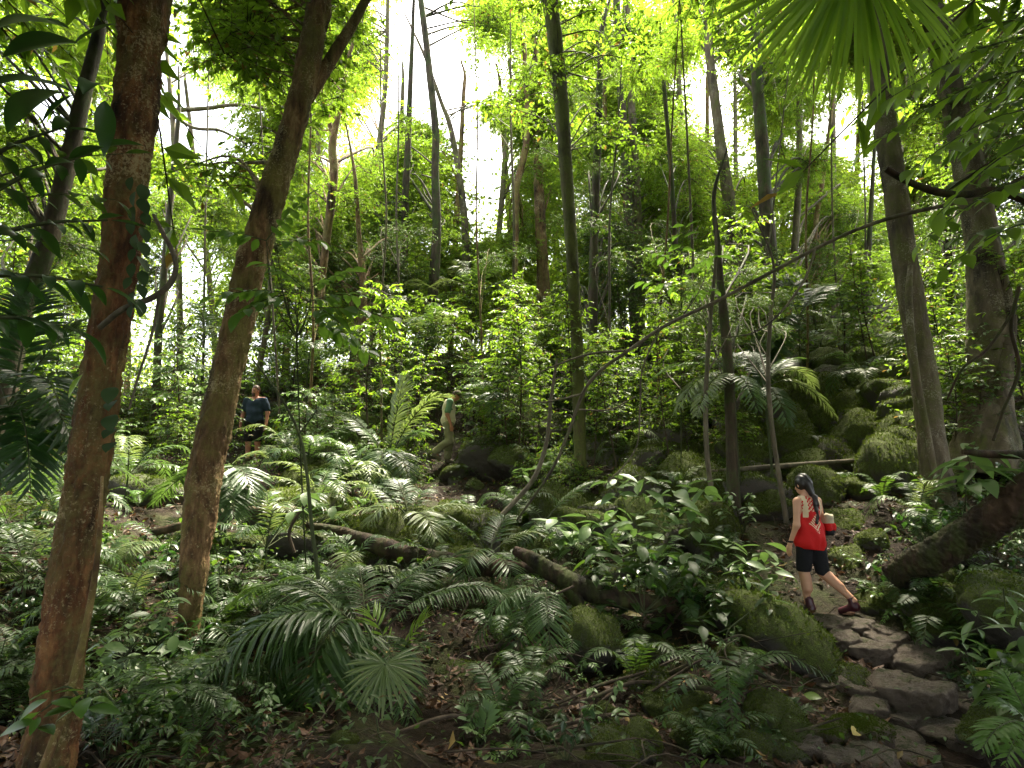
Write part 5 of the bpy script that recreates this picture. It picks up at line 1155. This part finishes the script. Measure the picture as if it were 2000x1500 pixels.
def nets(fn, lo, hi, h):
    """surface nets: quads of the zero surface of fn"""
    ax = [np.arange(l, u + h, h) for l, u in zip(lo, hi)]
    G = np.stack(np.meshgrid(*ax, indexing='ij'), -1); S = fn(G)
    nx, ny, nz = S.shape
    cs = [S[i:nx - 1 + i, j:ny - 1 + j, k:nz - 1 + k] for i in (0, 1) for j in (0, 1) for k in (0, 1)]
    ins = np.stack([c < 0 for c in cs]); act = ins.any(0) & ~ins.all(0)
    idx = -np.ones(act.shape, int); A = np.argwhere(act); idx[tuple(A.T)] = np.arange(len(A))
    acc = np.zeros((len(A), 3)); cnt = np.zeros(len(A))
    off = np.array([(i, j, k) for i in (0, 1) for j in (0, 1) for k in (0, 1)])
    vals = np.stack([c[act] for c in cs], 1)
    for a in range(8):
        for b in range(a + 1, 8):
            if np.abs(off[a] - off[b]).sum() != 1: continue
            va, vb = vals[:, a], vals[:, b]; m = (va < 0) != (vb < 0)
            t = np.where(m, va / np.where(m, va - vb, 1), 0)
            acc[m] += (off[a] + (off[b] - off[a]) * t[:, None])[m]; cnt[m] += 1
    v = (A + acc / cnt[:, None]) * h + np.array(lo)
    F = []
    for a in range(3):
        b, c = (a + 1) % 3, (a + 2) % 3
        sl0 = [slice(None)] * 3; sl1 = [slice(None)] * 3; sl0[a] = slice(0, -1); sl1[a] = slice(1, None)
        s0, s1 = S[tuple(sl0)] < 0, S[tuple(sl1)] < 0
        E = np.argwhere(s0 != s1); sgn = s0[tuple(E.T)]
        eb = np.zeros(3, int); eb[b] = 1; ec = np.zeros(3, int); ec[c] = 1
        ok = (E[:, b] > 0) & (E[:, c] > 0) & (E[:, b] < S.shape[b] - 1) & (E[:, c] < S.shape[c] - 1)
        E, sgn = E[ok], sgn[ok]
        q = np.stack([idx[tuple((E - eb - ec).T)], idx[tuple((E - ec).T)], idx[tuple(E.T)], idx[tuple((E - eb).T)]], 1)
        q[~sgn] = q[~sgn][:, ::-1]
        F.append(q)
    return v, np.concatenate(F)
def cloth_mat(name, c, var=.3, rough=.85, pat=None):
    m, t, b = nt(name)
    n = noise(t, coords(t), 14, 4, .6); n2 = noise(t, coords(t), 260, 2, .6)
    col = mixc(t, n, tuple(x * (1 - var) for x in c), tuple(x * (1 + var) for x in c))
    if pat is not None:
        at = N(t, 'ShaderNodeAttribute', attribute_name='tint')
        col = mixc(t, mathn(t, 'GREATER_THAN', at.outputs['Fac'], .5), col, pat)
    t.links.new(col, b.inputs['Base Color']); b.inputs['Roughness'].default_value = rough; b.inputs['Specular IOR Level'].default_value = .2
    bump(t, mathn(t, 'ADD', n, mathn(t, 'MULTIPLY', n2, .2)), .6, .012, b)
    return m
M['skin'] = plain_mat('skin', (.50, .27, .17), .5, .4, .12, 12); M['skin_red'] = plain_mat('skin_red', (.48, .20, .13), .5, .4, .15, 12)
M['hair'] = plain_mat('hair', (.012, .009, .008), .4, .5, .5, 60); M['hair_brown'] = plain_mat('hair_brown', (.07, .035, .02), .5, .4, .4, 60)
M['red_cloth'] = cloth_mat('red_cloth', (.50, .012, .012), .15, .7, (.62, .50, .33))
M['black_cloth'] = cloth_mat('black_cloth', (.010, .010, .012)); M['navy_cloth'] = cloth_mat('navy_cloth', (.030, .045, .070)); M['dark_cloth'] = cloth_mat('dark_cloth', (.014, .012, .012))
M['green_cloth'] = cloth_mat('green_cloth', (.13, .22, .13)); M['beige_cloth'] = cloth_mat('beige_cloth', (.66, .57, .43)); M['khaki_cloth'] = cloth_mat('khaki_cloth', (.24, .225, .13)); M['cap_cloth'] = cloth_mat('cap_cloth', (.06, .055, .03))
M['maroon'] = plain_mat('maroon', (.055, .012, .02), .35, .5); M['boot'] = plain_mat('boot', (.16, .13, .10), .7); M['sole'] = plain_mat('sole', (.02, .018, .018), .8); M['pattern_bag'] = cloth_mat('pattern_bag', (.45, .40, .28), .5)
M['white_trim'] = plain_mat('white_trim', (.55, .52, .55), .5); M['eye'] = plain_mat('eye', (.02, .015, .012), .2, .6)

def hand(wr, down, fwd, side):
    """capsules of a relaxed hand hanging from the wrist; side = thumb direction"""
    wr, down, fwd, side = (np.asarray(a, float) for a in (wr, down, fwd, side))
    out = [('c', wr, wr + down * .05, .022, .024, .02), ('c', wr + down * .045 - fwd * .022, wr + down * .08 - fwd * .024, .016, .013, .012), ('c', wr + down * .045 + fwd * .022, wr + down * .08 + fwd * .024, .016, .013, .012)]
    for k, (o, L) in enumerate(((-.030, .055), (-.011, .068), (.010, .074), (.030, .066))):
        a = wr + down * .085 + fwd * o; b = a + down * L * .55 + side * .008; c = b + down * L * .45 + side * .022
        out += [('c', a, b, .0095, .0085, .006), ('c', b, c, .0085, .007, .006)]
    a = wr + down * .03 + fwd * .028; b = a + down * .035 + fwd * .022 + side * .012; out += [('c', a, b, .012, .010, .012), ('c', b, b + down * .03 + side * .008, .010, .0085, .006)]
    return out
def head_parts(c, fwd, upv, right, s=1.0):
    c, fwd, upv, right = (np.asarray(a, float) for a in (c, fwd, upv, right))
    return [('e', c + upv * .02 * s, (.074 * s, .090 * s, .105 * s)), ('c', c - upv * .05 * s + fwd * .035 * s, c - upv * .075 * s + fwd * .045 * s, .05 * s, .036 * s, .04),
            ('c', c + fwd * .088 * s, c + fwd * .104 * s - upv * .03 * s, .009, .015, .012), ('c', c + right * .074 * s + upv * .01, c + right * .078 * s - upv * .02, .016, .011, .01), ('c', c - right * .074 * s + upv * .01, c - right * .078 * s - upv * .02, .016, .011, .01),
            ('c', c - upv * .062 * s + fwd * .082 * s - right * .015, c - upv * .062 * s + fwd * .082 * s + right * .015, .009, .009, .01)]
def build_person(label, loc, rotz, body, wear, lo, hi, h, skin, scale=1.0, face=None):
    root = thing('person', label, 'person', loc); root.rotation_euler = (0, 0, rotz); root.scale = (scale,) * 3
    fn = lambda p: union(p, body, .035)
    v, f = nets(fn, lo, hi, h); mb = MB(); mb.add(v, f); link('body', mb.mesh('body', M[skin]), root)
    for nm, mat, fn, l, u, hh, tint in wear:
        v, f = nets(fn, l, u, hh); mb = MB(); mb.add(v, f, tint(v) if tint else .2)
        link(nm, mb.mesh(nm, M[mat]), root)
    if face is not None:
        c, fw, upv, rt = (np.asarray(a, float) for a in face)
        for s in (-1, 1):
            mb = MB(); q = c + fw * .083 + upv * .008 + rt * s * .031
            v, f = nets(lambda p: ell(p, q, (.012, .008, .007)), q - .02, q + .02, .004); mb.add(v, f); link('eye', mb.mesh('eye', M['eye']), root)
    return root
wr = lambda p, k=22, a=.006: a * (np.sin(p[..., 2] * k + 5 * p[..., 0]) * np.sin(p[..., 0] * k * .7 + 3 * p[..., 1] + 2))

# --- the woman in red: seen from behind, walking up and away to the left
hp = (0, 0, .90)
L_leg = [('c', (-.085, 0, .86), (-.08, .05, .48), .085, .058), ('c', (-.08, .05, .48), (-.08, .02, .09), .058, .036), ('c', (-.08, .02, .40), (-.08, -.0, .28), .055, .05), ('c', (-.08, .0, .05), (-.085, .14, .035), .04, .034)]
R_leg = [('c', (.085, 0, .86), (.11, -.05, .47), .085, .06), ('c', (.11, -.05, .47), (.24, -.33, .19), .058, .037), ('c', (.125, -.10, .43), (.18, -.21, .33), .058, .048), ('c', (.24, -.33, .16), (.235, -.29, .06), .036, .034), ('c', (.235, -.29, .06), (.20, -.21, .035), .036, .032)]
ux = np.array((1., 0, 0)); uy = np.array((0, 1., 0)); uz = np.array((0, 0, 1.))
arms = [('c', (-.165, 0, 1.30), (-.215, -.02, 1.03), .046, .036), ('c', (-.215, -.02, 1.03), (-.235, .08, .80), .035, .024)] + hand((-.235, .08, .80), nrm((-.05, .25, -1)), uy, ux) + \
       [('c', (.165, 0, 1.30), (.24, .02, 1.06), .046, .036), ('c', (.24, .02, 1.06), (.20, .20, .95), .035, .025)] + hand((.20, .20, .95), nrm((-.2, .9, -.3)), ux * -1, uz)
hd = np.array((-.01, .05, 1.50)); hf, hu = nrm((-.12, .95, -.2)), nrm((-.02, .2, 1)); hr = np.cross(hf, hu)
torso = [('e', (0, 0, .90), (.15, .105, .13)), ('e', (0, .005, 1.06), (.115, .085, .16)), ('e', (0, 0, 1.22), (.15, .095, .15)), ('c', (-.14, 0, 1.31), (.14, 0, 1.31), .05, .05), ('c', (0, .0, 1.33), (-.005, .03, 1.44), .052, .047)]
body = torso + L_leg + R_leg + arms + head_parts(hd, hf, hu, hr, .95)
def top(p):
    a = union(p, [('e', (0, 0, .86), (.20, .16, .22)), ('e', (0, .005, 1.06), (.152, .118, .18)), ('e', (0, 0, 1.22), (.165, .112, .15)), ('c', (-.10, 0, 1.31), (.10, 0, 1.31), .058, .058)], .06) + wr(p, 26, .010) + .004 * np.sin(p[..., 0] * 60 + 8 * p[..., 2])
    a = np.maximum(a, .735 - p[..., 2] - .015 * np.sin(p[..., 0] * 9)); a = np.maximum(a, p[..., 2] - 1.375 + .5 * np.maximum(0, .07 - np.abs(p[..., 0])))
    arm = np.minimum(caps(p, (-.20, 0, 1.36), (-.215, 0, 1.10), .06, .06), caps(p, (.20, 0, 1.36), (.215, 0, 1.10), .06, .06))
    return np.maximum(a, -arm)
def print_(v):
    x, y, z = v.T; back = y < .03
    ch = (np.sin((z + np.abs(x) * .75) * 150) > -.1) & (z > 1.19) & (np.sin(x * 190 + 1) > -.75)
    dm = (np.abs(x + .01) * 1.25 + np.abs(z - 1.045) < .115) & (np.sin((z - np.abs(x + .01)) * 170) > -.1) & (np.abs(x + .01) * 1.25 + np.abs(z - 1.045) > .012)
    em = (np.abs(np.abs(x) - .115) < .02) & (z > 1.12)
    return np.where((ch | dm | em) & back, 1., 0.)
def shorts(p):
    a = union(p, [('e', (0, 0, .87), (.165, .12, .14)), ('c', (-.085, 0, .84), (-.082, .05, .48), .098, .080), ('c', (.085, 0, .84), (.112, -.055, .46), .098, .080)], .05) + wr(p, 20, .005)
    a = np.maximum(a, np.where(p[..., 0] < 0, .475 - p[..., 2], .455 - p[..., 2] + .25 * p[..., 1])); return np.maximum(a, p[..., 2] - .98)
def hair(p):
    sc = ell(p, hd + hu * .03 - hf * .018, (.088, .10, .112))
    sc = np.maximum(sc, (p - (hd + hf * .055)) @ hf)
    a = smin(sc, caps(p, hd - hf * .085 + hu * .0, hd - hf * .12 - uz * .12, .05, .036), .03)
    for k, (z0, z1) in enumerate(((1.36, 1.28), (1.28, 1.20), (1.20, 1.13), (1.13, 1.06))):
        a = smin(a, caps(p, (.015 + .008 * (k % 2), -.105 - .01 * k / 4, z0), (.012 - .008 * (k % 2), -.115, z1), .034 - .004 * k, .030 - .004 * k), .014)
    return a + .004 * np.sin(p[..., 0] * 140 + p[..., 2] * 40)
def shoe(cx, a, b, up):
    def fn(p):
        r = union(p, [('c', a, b, .050, .042), ('c', a, up, .048, .046)], .03); return r
    return fn
wear = [('top', 'red_cloth', top, (-.26, -.22, .70), (.26, .22, 1.42), .0075, print_), ('shorts', 'black_cloth', shorts, (-.24, -.24, .38), (.24, .2, 1.0), .012, None), ('hair', 'hair', hair, (-.2, -.25, .98), (.2, .25, 1.68), .009, None),
  ('shoe', 'maroon', shoe(0, (-.08, -.02, .05), (-.085, .15, .042), (-.08, .0, .15)), (-.18, -.12, -.02), (.02, .25, .22), .01, None),
  ('shoe', 'maroon', shoe(0, (.245, -.34, .12), (.20, -.20, .045), (.235, -.31, .20)), (.06, -.46, -.02), (.36, -.08, .28), .01, None),
  ('wristband', 'black_cloth', lambda p: np.maximum(caps(p, (-.232, .062, .845), (-.236, .082, .80), .031, .030), np.abs(p[..., 2] - .825) - .014), (-.3, 0, .77), (-.17, .15, .88), .008, None)]
gp = P(1592, 1196, 6.7); GR = math.radians(20)
build_person('person in a red sleeveless top and black shorts walking up the stone steps', gp, GR, body, wear, (-.32, -.52, -.02), (.36, .34, 1.66), .0085, 'skin', .94)
# her shoulder bag
cb, sb = math.cos(GR), math.sin(GR); Rg = np.array([[cb, -sb, 0], [sb, cb, 0], [0, 0, 1]])
bagc = gp + Rg @ (V(.245, -.03, 1.02) * .94)
bag = thing('shoulder_bag', 'red and black shoulder bag with pale patterned top on the woman in red', 'bag', bagc); bag.rotation_euler = (0, 0, GR); bag.scale = (.94,) * 3
def rbox(c, r, e): return lambda p: np.linalg.norm(np.maximum(np.abs(p - np.asarray(c)) - np.asarray(r), 0), axis=-1) - e
for nm, mt, c, r in (('flap', 'pattern_bag', (0, 0, .05), (.022, .05, .045)), ('band', 'red_cloth', (0, 0, -.02), (.028, .058, .02)), ('pouch', 'black_cloth', (0, 0, -.07), (.022, .05, .015))):
    v, f = nets((lambda f_: lambda p: f_(p) + .010 * np.sin(p[..., 1] * 45 + p[..., 2] * 30) * np.sin(p[..., 0] * 60 + 1))(rbox(c, r, .038)), (-.14, -.17, -.18), (.14, .17, .18), .009); mb = MB(); mb.add(v, f, .1); link(nm, mb.mesh(nm, M[mt]), bag)
mb = MB(); tube(mb, [V(0, 0, .12), V(-.06, .03, .25), V(-.13, .06, .345), V(-.16, .14, .25), V(-.06, .16, .08)], [.012] * 5, 6, 26); link('strap', mb.mesh('strap', M['black_cloth']), bag)

# --- the man in the vest: side view, head bowed, stepping down to the right (faces +x after rotation)
hd = np.array((0, .17, 1.55)); hf, hu = nrm((0, .8, -.6)), nrm((0, .6, .8)); hr = np.cross(hf, hu)
legs = [('c', (-.09, .0, .90), (-.09, .04, .50), .092, .065), ('c', (-.09, .04, .50), (-.09, .0, .10), .063, .042), ('c', (-.09, 0, .05), (-.09, .15, .035), .045, .036),
        ('c', (.09, 0, .90), (.10, .03, .52), .092, .066), ('c', (.10, .03, .52), (.10, -.28, .28), .063, .043), ('c', (.10, -.28, .24), (.10, -.20, .12), .044, .038)]
arms = [('c', (-.20, .03, 1.38), (-.25, -.03, 1.10), .055, .044), ('c', (-.25, -.03, 1.10), (-.24, .04, .86), .042, .03)] + hand((-.24, .04, .86), nrm((0, .1, -1)), uy, ux) + \
       [('c', (.20, .03, 1.38), (.25, -.03, 1.10), .055, .044), ('c', (.25, -.03, 1.10), (.24, .06, .86), .042, .03)] + hand((.24, .06, .86), nrm((0, .1, -1)), uy, -ux)
torso = [('e', (0, 0, .95), (.165, .125, .14)), ('e', (0, .01, 1.12), (.16, .125, .17)), ('e', (0, .01, 1.29), (.185, .125, .16)), ('c', (-.17, .02, 1.39), (.17, .02, 1.39), .06, .06), ('c', (0, .04, 1.40), (0, .12, 1.49), .062, .055)]
sleeves = [('c', (-.19, .03, 1.39), (-.245, -.02, 1.17), .075, .068), ('c', (.19, .03, 1.39), (.245, -.02, 1.17), .075, .068)]
shirt = lambda p: np.maximum(union(p, [('e', (0, .01, 1.27), (.19, .13, .18)), ('c', (-.15, .02, 1.38), (.15, .02, 1.38), .07, .07), ('c', (0, .04, 1.40), (0, .07, 1.45), .07, .066)] + sleeves, .035) + wr(p), p[..., 2] - 1.47)
def vest(p):
    a = union(p, [('e', (0, 0, .98), (.20, .165, .19)), ('e', (0, .01, 1.14), (.185, .15, .19)), ('e', (0, .01, 1.30), (.20, .145, .17)), ('c', (-.13, .02, 1.39), (.13, .02, 1.39), .078, .078)], .05) + wr(p, 24, .008)
    a = np.maximum(a, .86 - p[..., 2]); a = np.maximum(a, p[..., 2] - 1.46)
    sl = np.minimum(caps(p, (-.24, .03, 1.40), (-.25, -.02, 1.0), .07, .075), caps(p, (.24, .03, 1.40), (.25, -.02, 1.0), .07, .075))
    return np.maximum(a, -sl)
trous = lambda p: np.maximum(np.maximum(union(p, [('e', (0, 0, .93), (.18, .14, .15)), ('c', (-.09, 0, .88), (-.09, .04, .50), .112, .092), ('c', (-.09, .04, .50), (-.09, .0, .12), .092, .082), ('c', (.09, 0, .88), (.10, .03, .52), .112, .092), ('c', (.10, .03, .52), (.10, -.27, .29), .092, .078), ('c', (-.13, .02, .66), (-.13, .03, .58), .075, .075)], .045) + wr(p, 30, .009), .10 - p[..., 2]), p[..., 2] - 1.02)
capf = lambda p: np.minimum(np.maximum(ell(p, hd + hu * .045, (.092, .106, .10)), -((p - hd) @ hu) + .02), np.maximum(caps(p, hd + hf * .06 + hu * .05, hd + hf * .17 + hu * .03, .075, .06), np.abs((p - hd) @ hu - .045) - .010))
hairm = lambda p: np.maximum(np.maximum(ell(p, hd + hu * .02 - hf * .012, (.083, .097, .105)), (p - hd) @ hf - .02), (p - hd) @ hu - .05)
wear = [('shirt', 'green_cloth', shirt, (-.36, -.2, 1.05), (.36, .24, 1.52), .011, None), ('vest', 'beige_cloth', vest, (-.28, -.25, .82), (.28, .25, 1.5), .011, None), ('trousers', 'khaki_cloth', trous, (-.26, -.42, .06), (.26, .22, 1.06), .012, None),
  ('cap', 'cap_cloth', capf, hd - .24, hd + .24, .011, None), ('hair', 'hair_brown', hairm, hd - .14, hd + .14, .011, None),
  ('boot', 'boot', shoe(0, (-.09, -.02, .055), (-.09, .17, .045), (-.09, .0, .17)), (-.2, -.12, -.02), (.02, .28, .26), .012, None), ('boot', 'boot', shoe(0, (.10, -.30, .22), (.10, -.18, .10), (.10, -.27, .31)), (-.02, -.42, .0), (.22, -.08, .40), .012, None)]
mp = P(874, 906, 12.7)
build_person('person in a beige vest, green shirt and khaki trousers looking down', mp, math.radians(-82), torso + legs + arms + head_parts(hd, hf, hu, hr), wear, (-.36, -.42, -.02), (.36, .36, 1.74), .011, 'skin_red', .98, (hd, hf, hu, hr))
rock('flat mossy rock right under the boots of the man in beige vest', 872, 916, 110, d=12.7, kind='moss', sz=.6, sink=1.2)

# --- the man in the dark shirt: facing the camera, looking left
hd = np.array((0, .03, 1.58)); hf, hu = nrm((.35, .93, -.08)), nrm((0, .06, 1)); hr = np.cross(hf, hu)
legs = [('c', (s * .09, 0, .90), (s * .10, .02, .50), .09, .064) for s in (-1, 1)] + [('c', (s * .10, .02, .50), (s * .10, 0, .10), .062, .042) for s in (-1, 1)] + [('c', (s * .10, 0, .05), (s * .115, .15, .035), .044, .036) for s in (-1, 1)]
arms = []
for s in (-1, 1): arms += [('c', (s * .20, 0, 1.38), (s * .27, -.02, 1.10), .055, .045), ('c', (s * .27, -.02, 1.10), (s * .28, .05, .86), .043, .03)] + hand((s * .28, .05, .86), nrm((0, .1, -1)), uy, -ux * s)
torso = [('e', (0, 0, .95), (.17, .125, .14)), ('e', (0, .01, 1.12), (.165, .125, .17)), ('e', (0, 0, 1.29), (.19, .125, .16)), ('c', (-.17, 0, 1.39), (.17, 0, 1.39), .06, .06), ('c', (0, 0, 1.40), (0, .02, 1.50), .062, .056)]
def tee(p):
    a = union(p, [('e', (0, 0, .96), (.195, .155, .16)), ('e', (0, .01, 1.12), (.185, .15, .18)), ('e', (0, 0, 1.29), (.205, .14, .17)), ('c', (-.15, 0, 1.39), (.15, 0, 1.39), .072, .072), ('c', (-.19, 0, 1.38), (-.255, -.02, 1.18), .078, .07), ('c', (.19, 0, 1.38), (.255, -.02, 1.18), .078, .07)], .035) + wr(p)
    a = np.maximum(a, .86 - p[..., 2]); return np.maximum(a, p[..., 2] - 1.44 + np.where(p[..., 1] > .03, .9, .2) * np.maximum(0, .09 - np.abs(p[..., 0])))
pants = lambda p: np.maximum(np.maximum(union(p, [('e', (0, 0, .93), (.18, .14, .15))] + [('c', (s * .09, 0, .88), (s * .10, .02, .52), .108, .095) for s in (-1, 1)], .04) + wr(p, 30, .007), .47 - p[..., 2]), p[..., 2] - 1.0)
hairf = lambda p: np.maximum(ell(p, hd + hu * .03 - hf * .012, (.084, .098, .108)), np.minimum((p - hd) @ hf - .03, -((p - hd) @ hu) + .055))
beard = lambda p: np.maximum(union(p, [('c', hd - hu * .055 + hf * .04, hd - hu * .085 + hf * .05, .055, .042)], .02), -(p - hd) @ hf + .02)
wear = [('shirt', 'navy_cloth', tee, (-.36, -.22, .82), (.36, .22, 1.5), .011, None), ('shorts', 'dark_cloth', pants, (-.25, -.2, .43), (.25, .2, 1.04), .012, None), ('hair', 'hair_brown', hairf, hd - .15, hd + .15, .01, None), ('beard', 'hair_brown', beard, hd - .16, hd + .16, .01, None)] + \
  [('boot', 'boot', shoe(0, (s * .10, -.02, .055), (s * .115, .17, .045), (s * .10, 0, .15)), (s * .10 - .12, -.12, -.02), (s * .10 + .14, .28, .24), .012, None) for s in (-1, 1)]
lp = P(492, 905, 12.5); lp[2] = min(lp[2], gz(lp[0], lp[1]) + .05)
build_person('person in a dark blue shirt and dark shorts standing behind the ferns', lp, math.radians(180), torso + legs + arms + head_parts(hd, hf, hu, hr), wear, (-.36, -.2, -.02), (.36, .28, 1.76), .011, 'skin_red', 1.0, (hd, hf, hu, hr))

# ------------------------------------------------------------------ labels: look-alikes in one place are told apart by their order from the left
_by = {}
for o in bpy.data.objects:
    if o.parent is None and 'label' in o.keys() and 'group' in o.keys(): _by.setdefault((o['label'], o['group']), []).append(o)
_ord = ['leftmost', 'second from left', 'third from left', 'fourth from left', 'fifth from left', 'sixth from left', 'seventh from left', 'eighth from left', 'ninth from left', 'tenth from left', 'eleventh from left', 'twelfth from left', 'thirteenth from left', 'fourteenth from left', 'fifteenth from left', 'sixteenth from left']
for (lb, gr), os_ in _by.items():
    if 1 < len(os_) <= 16 and len(lb.split()) < 14:
        os_.sort(key=lambda o: proj(np.array(o.location))[0])
        for k, o in enumerate(os_): o['label'] = lb + ', ' + (_ord[k] if k < len(os_) - 1 else 'rightmost')
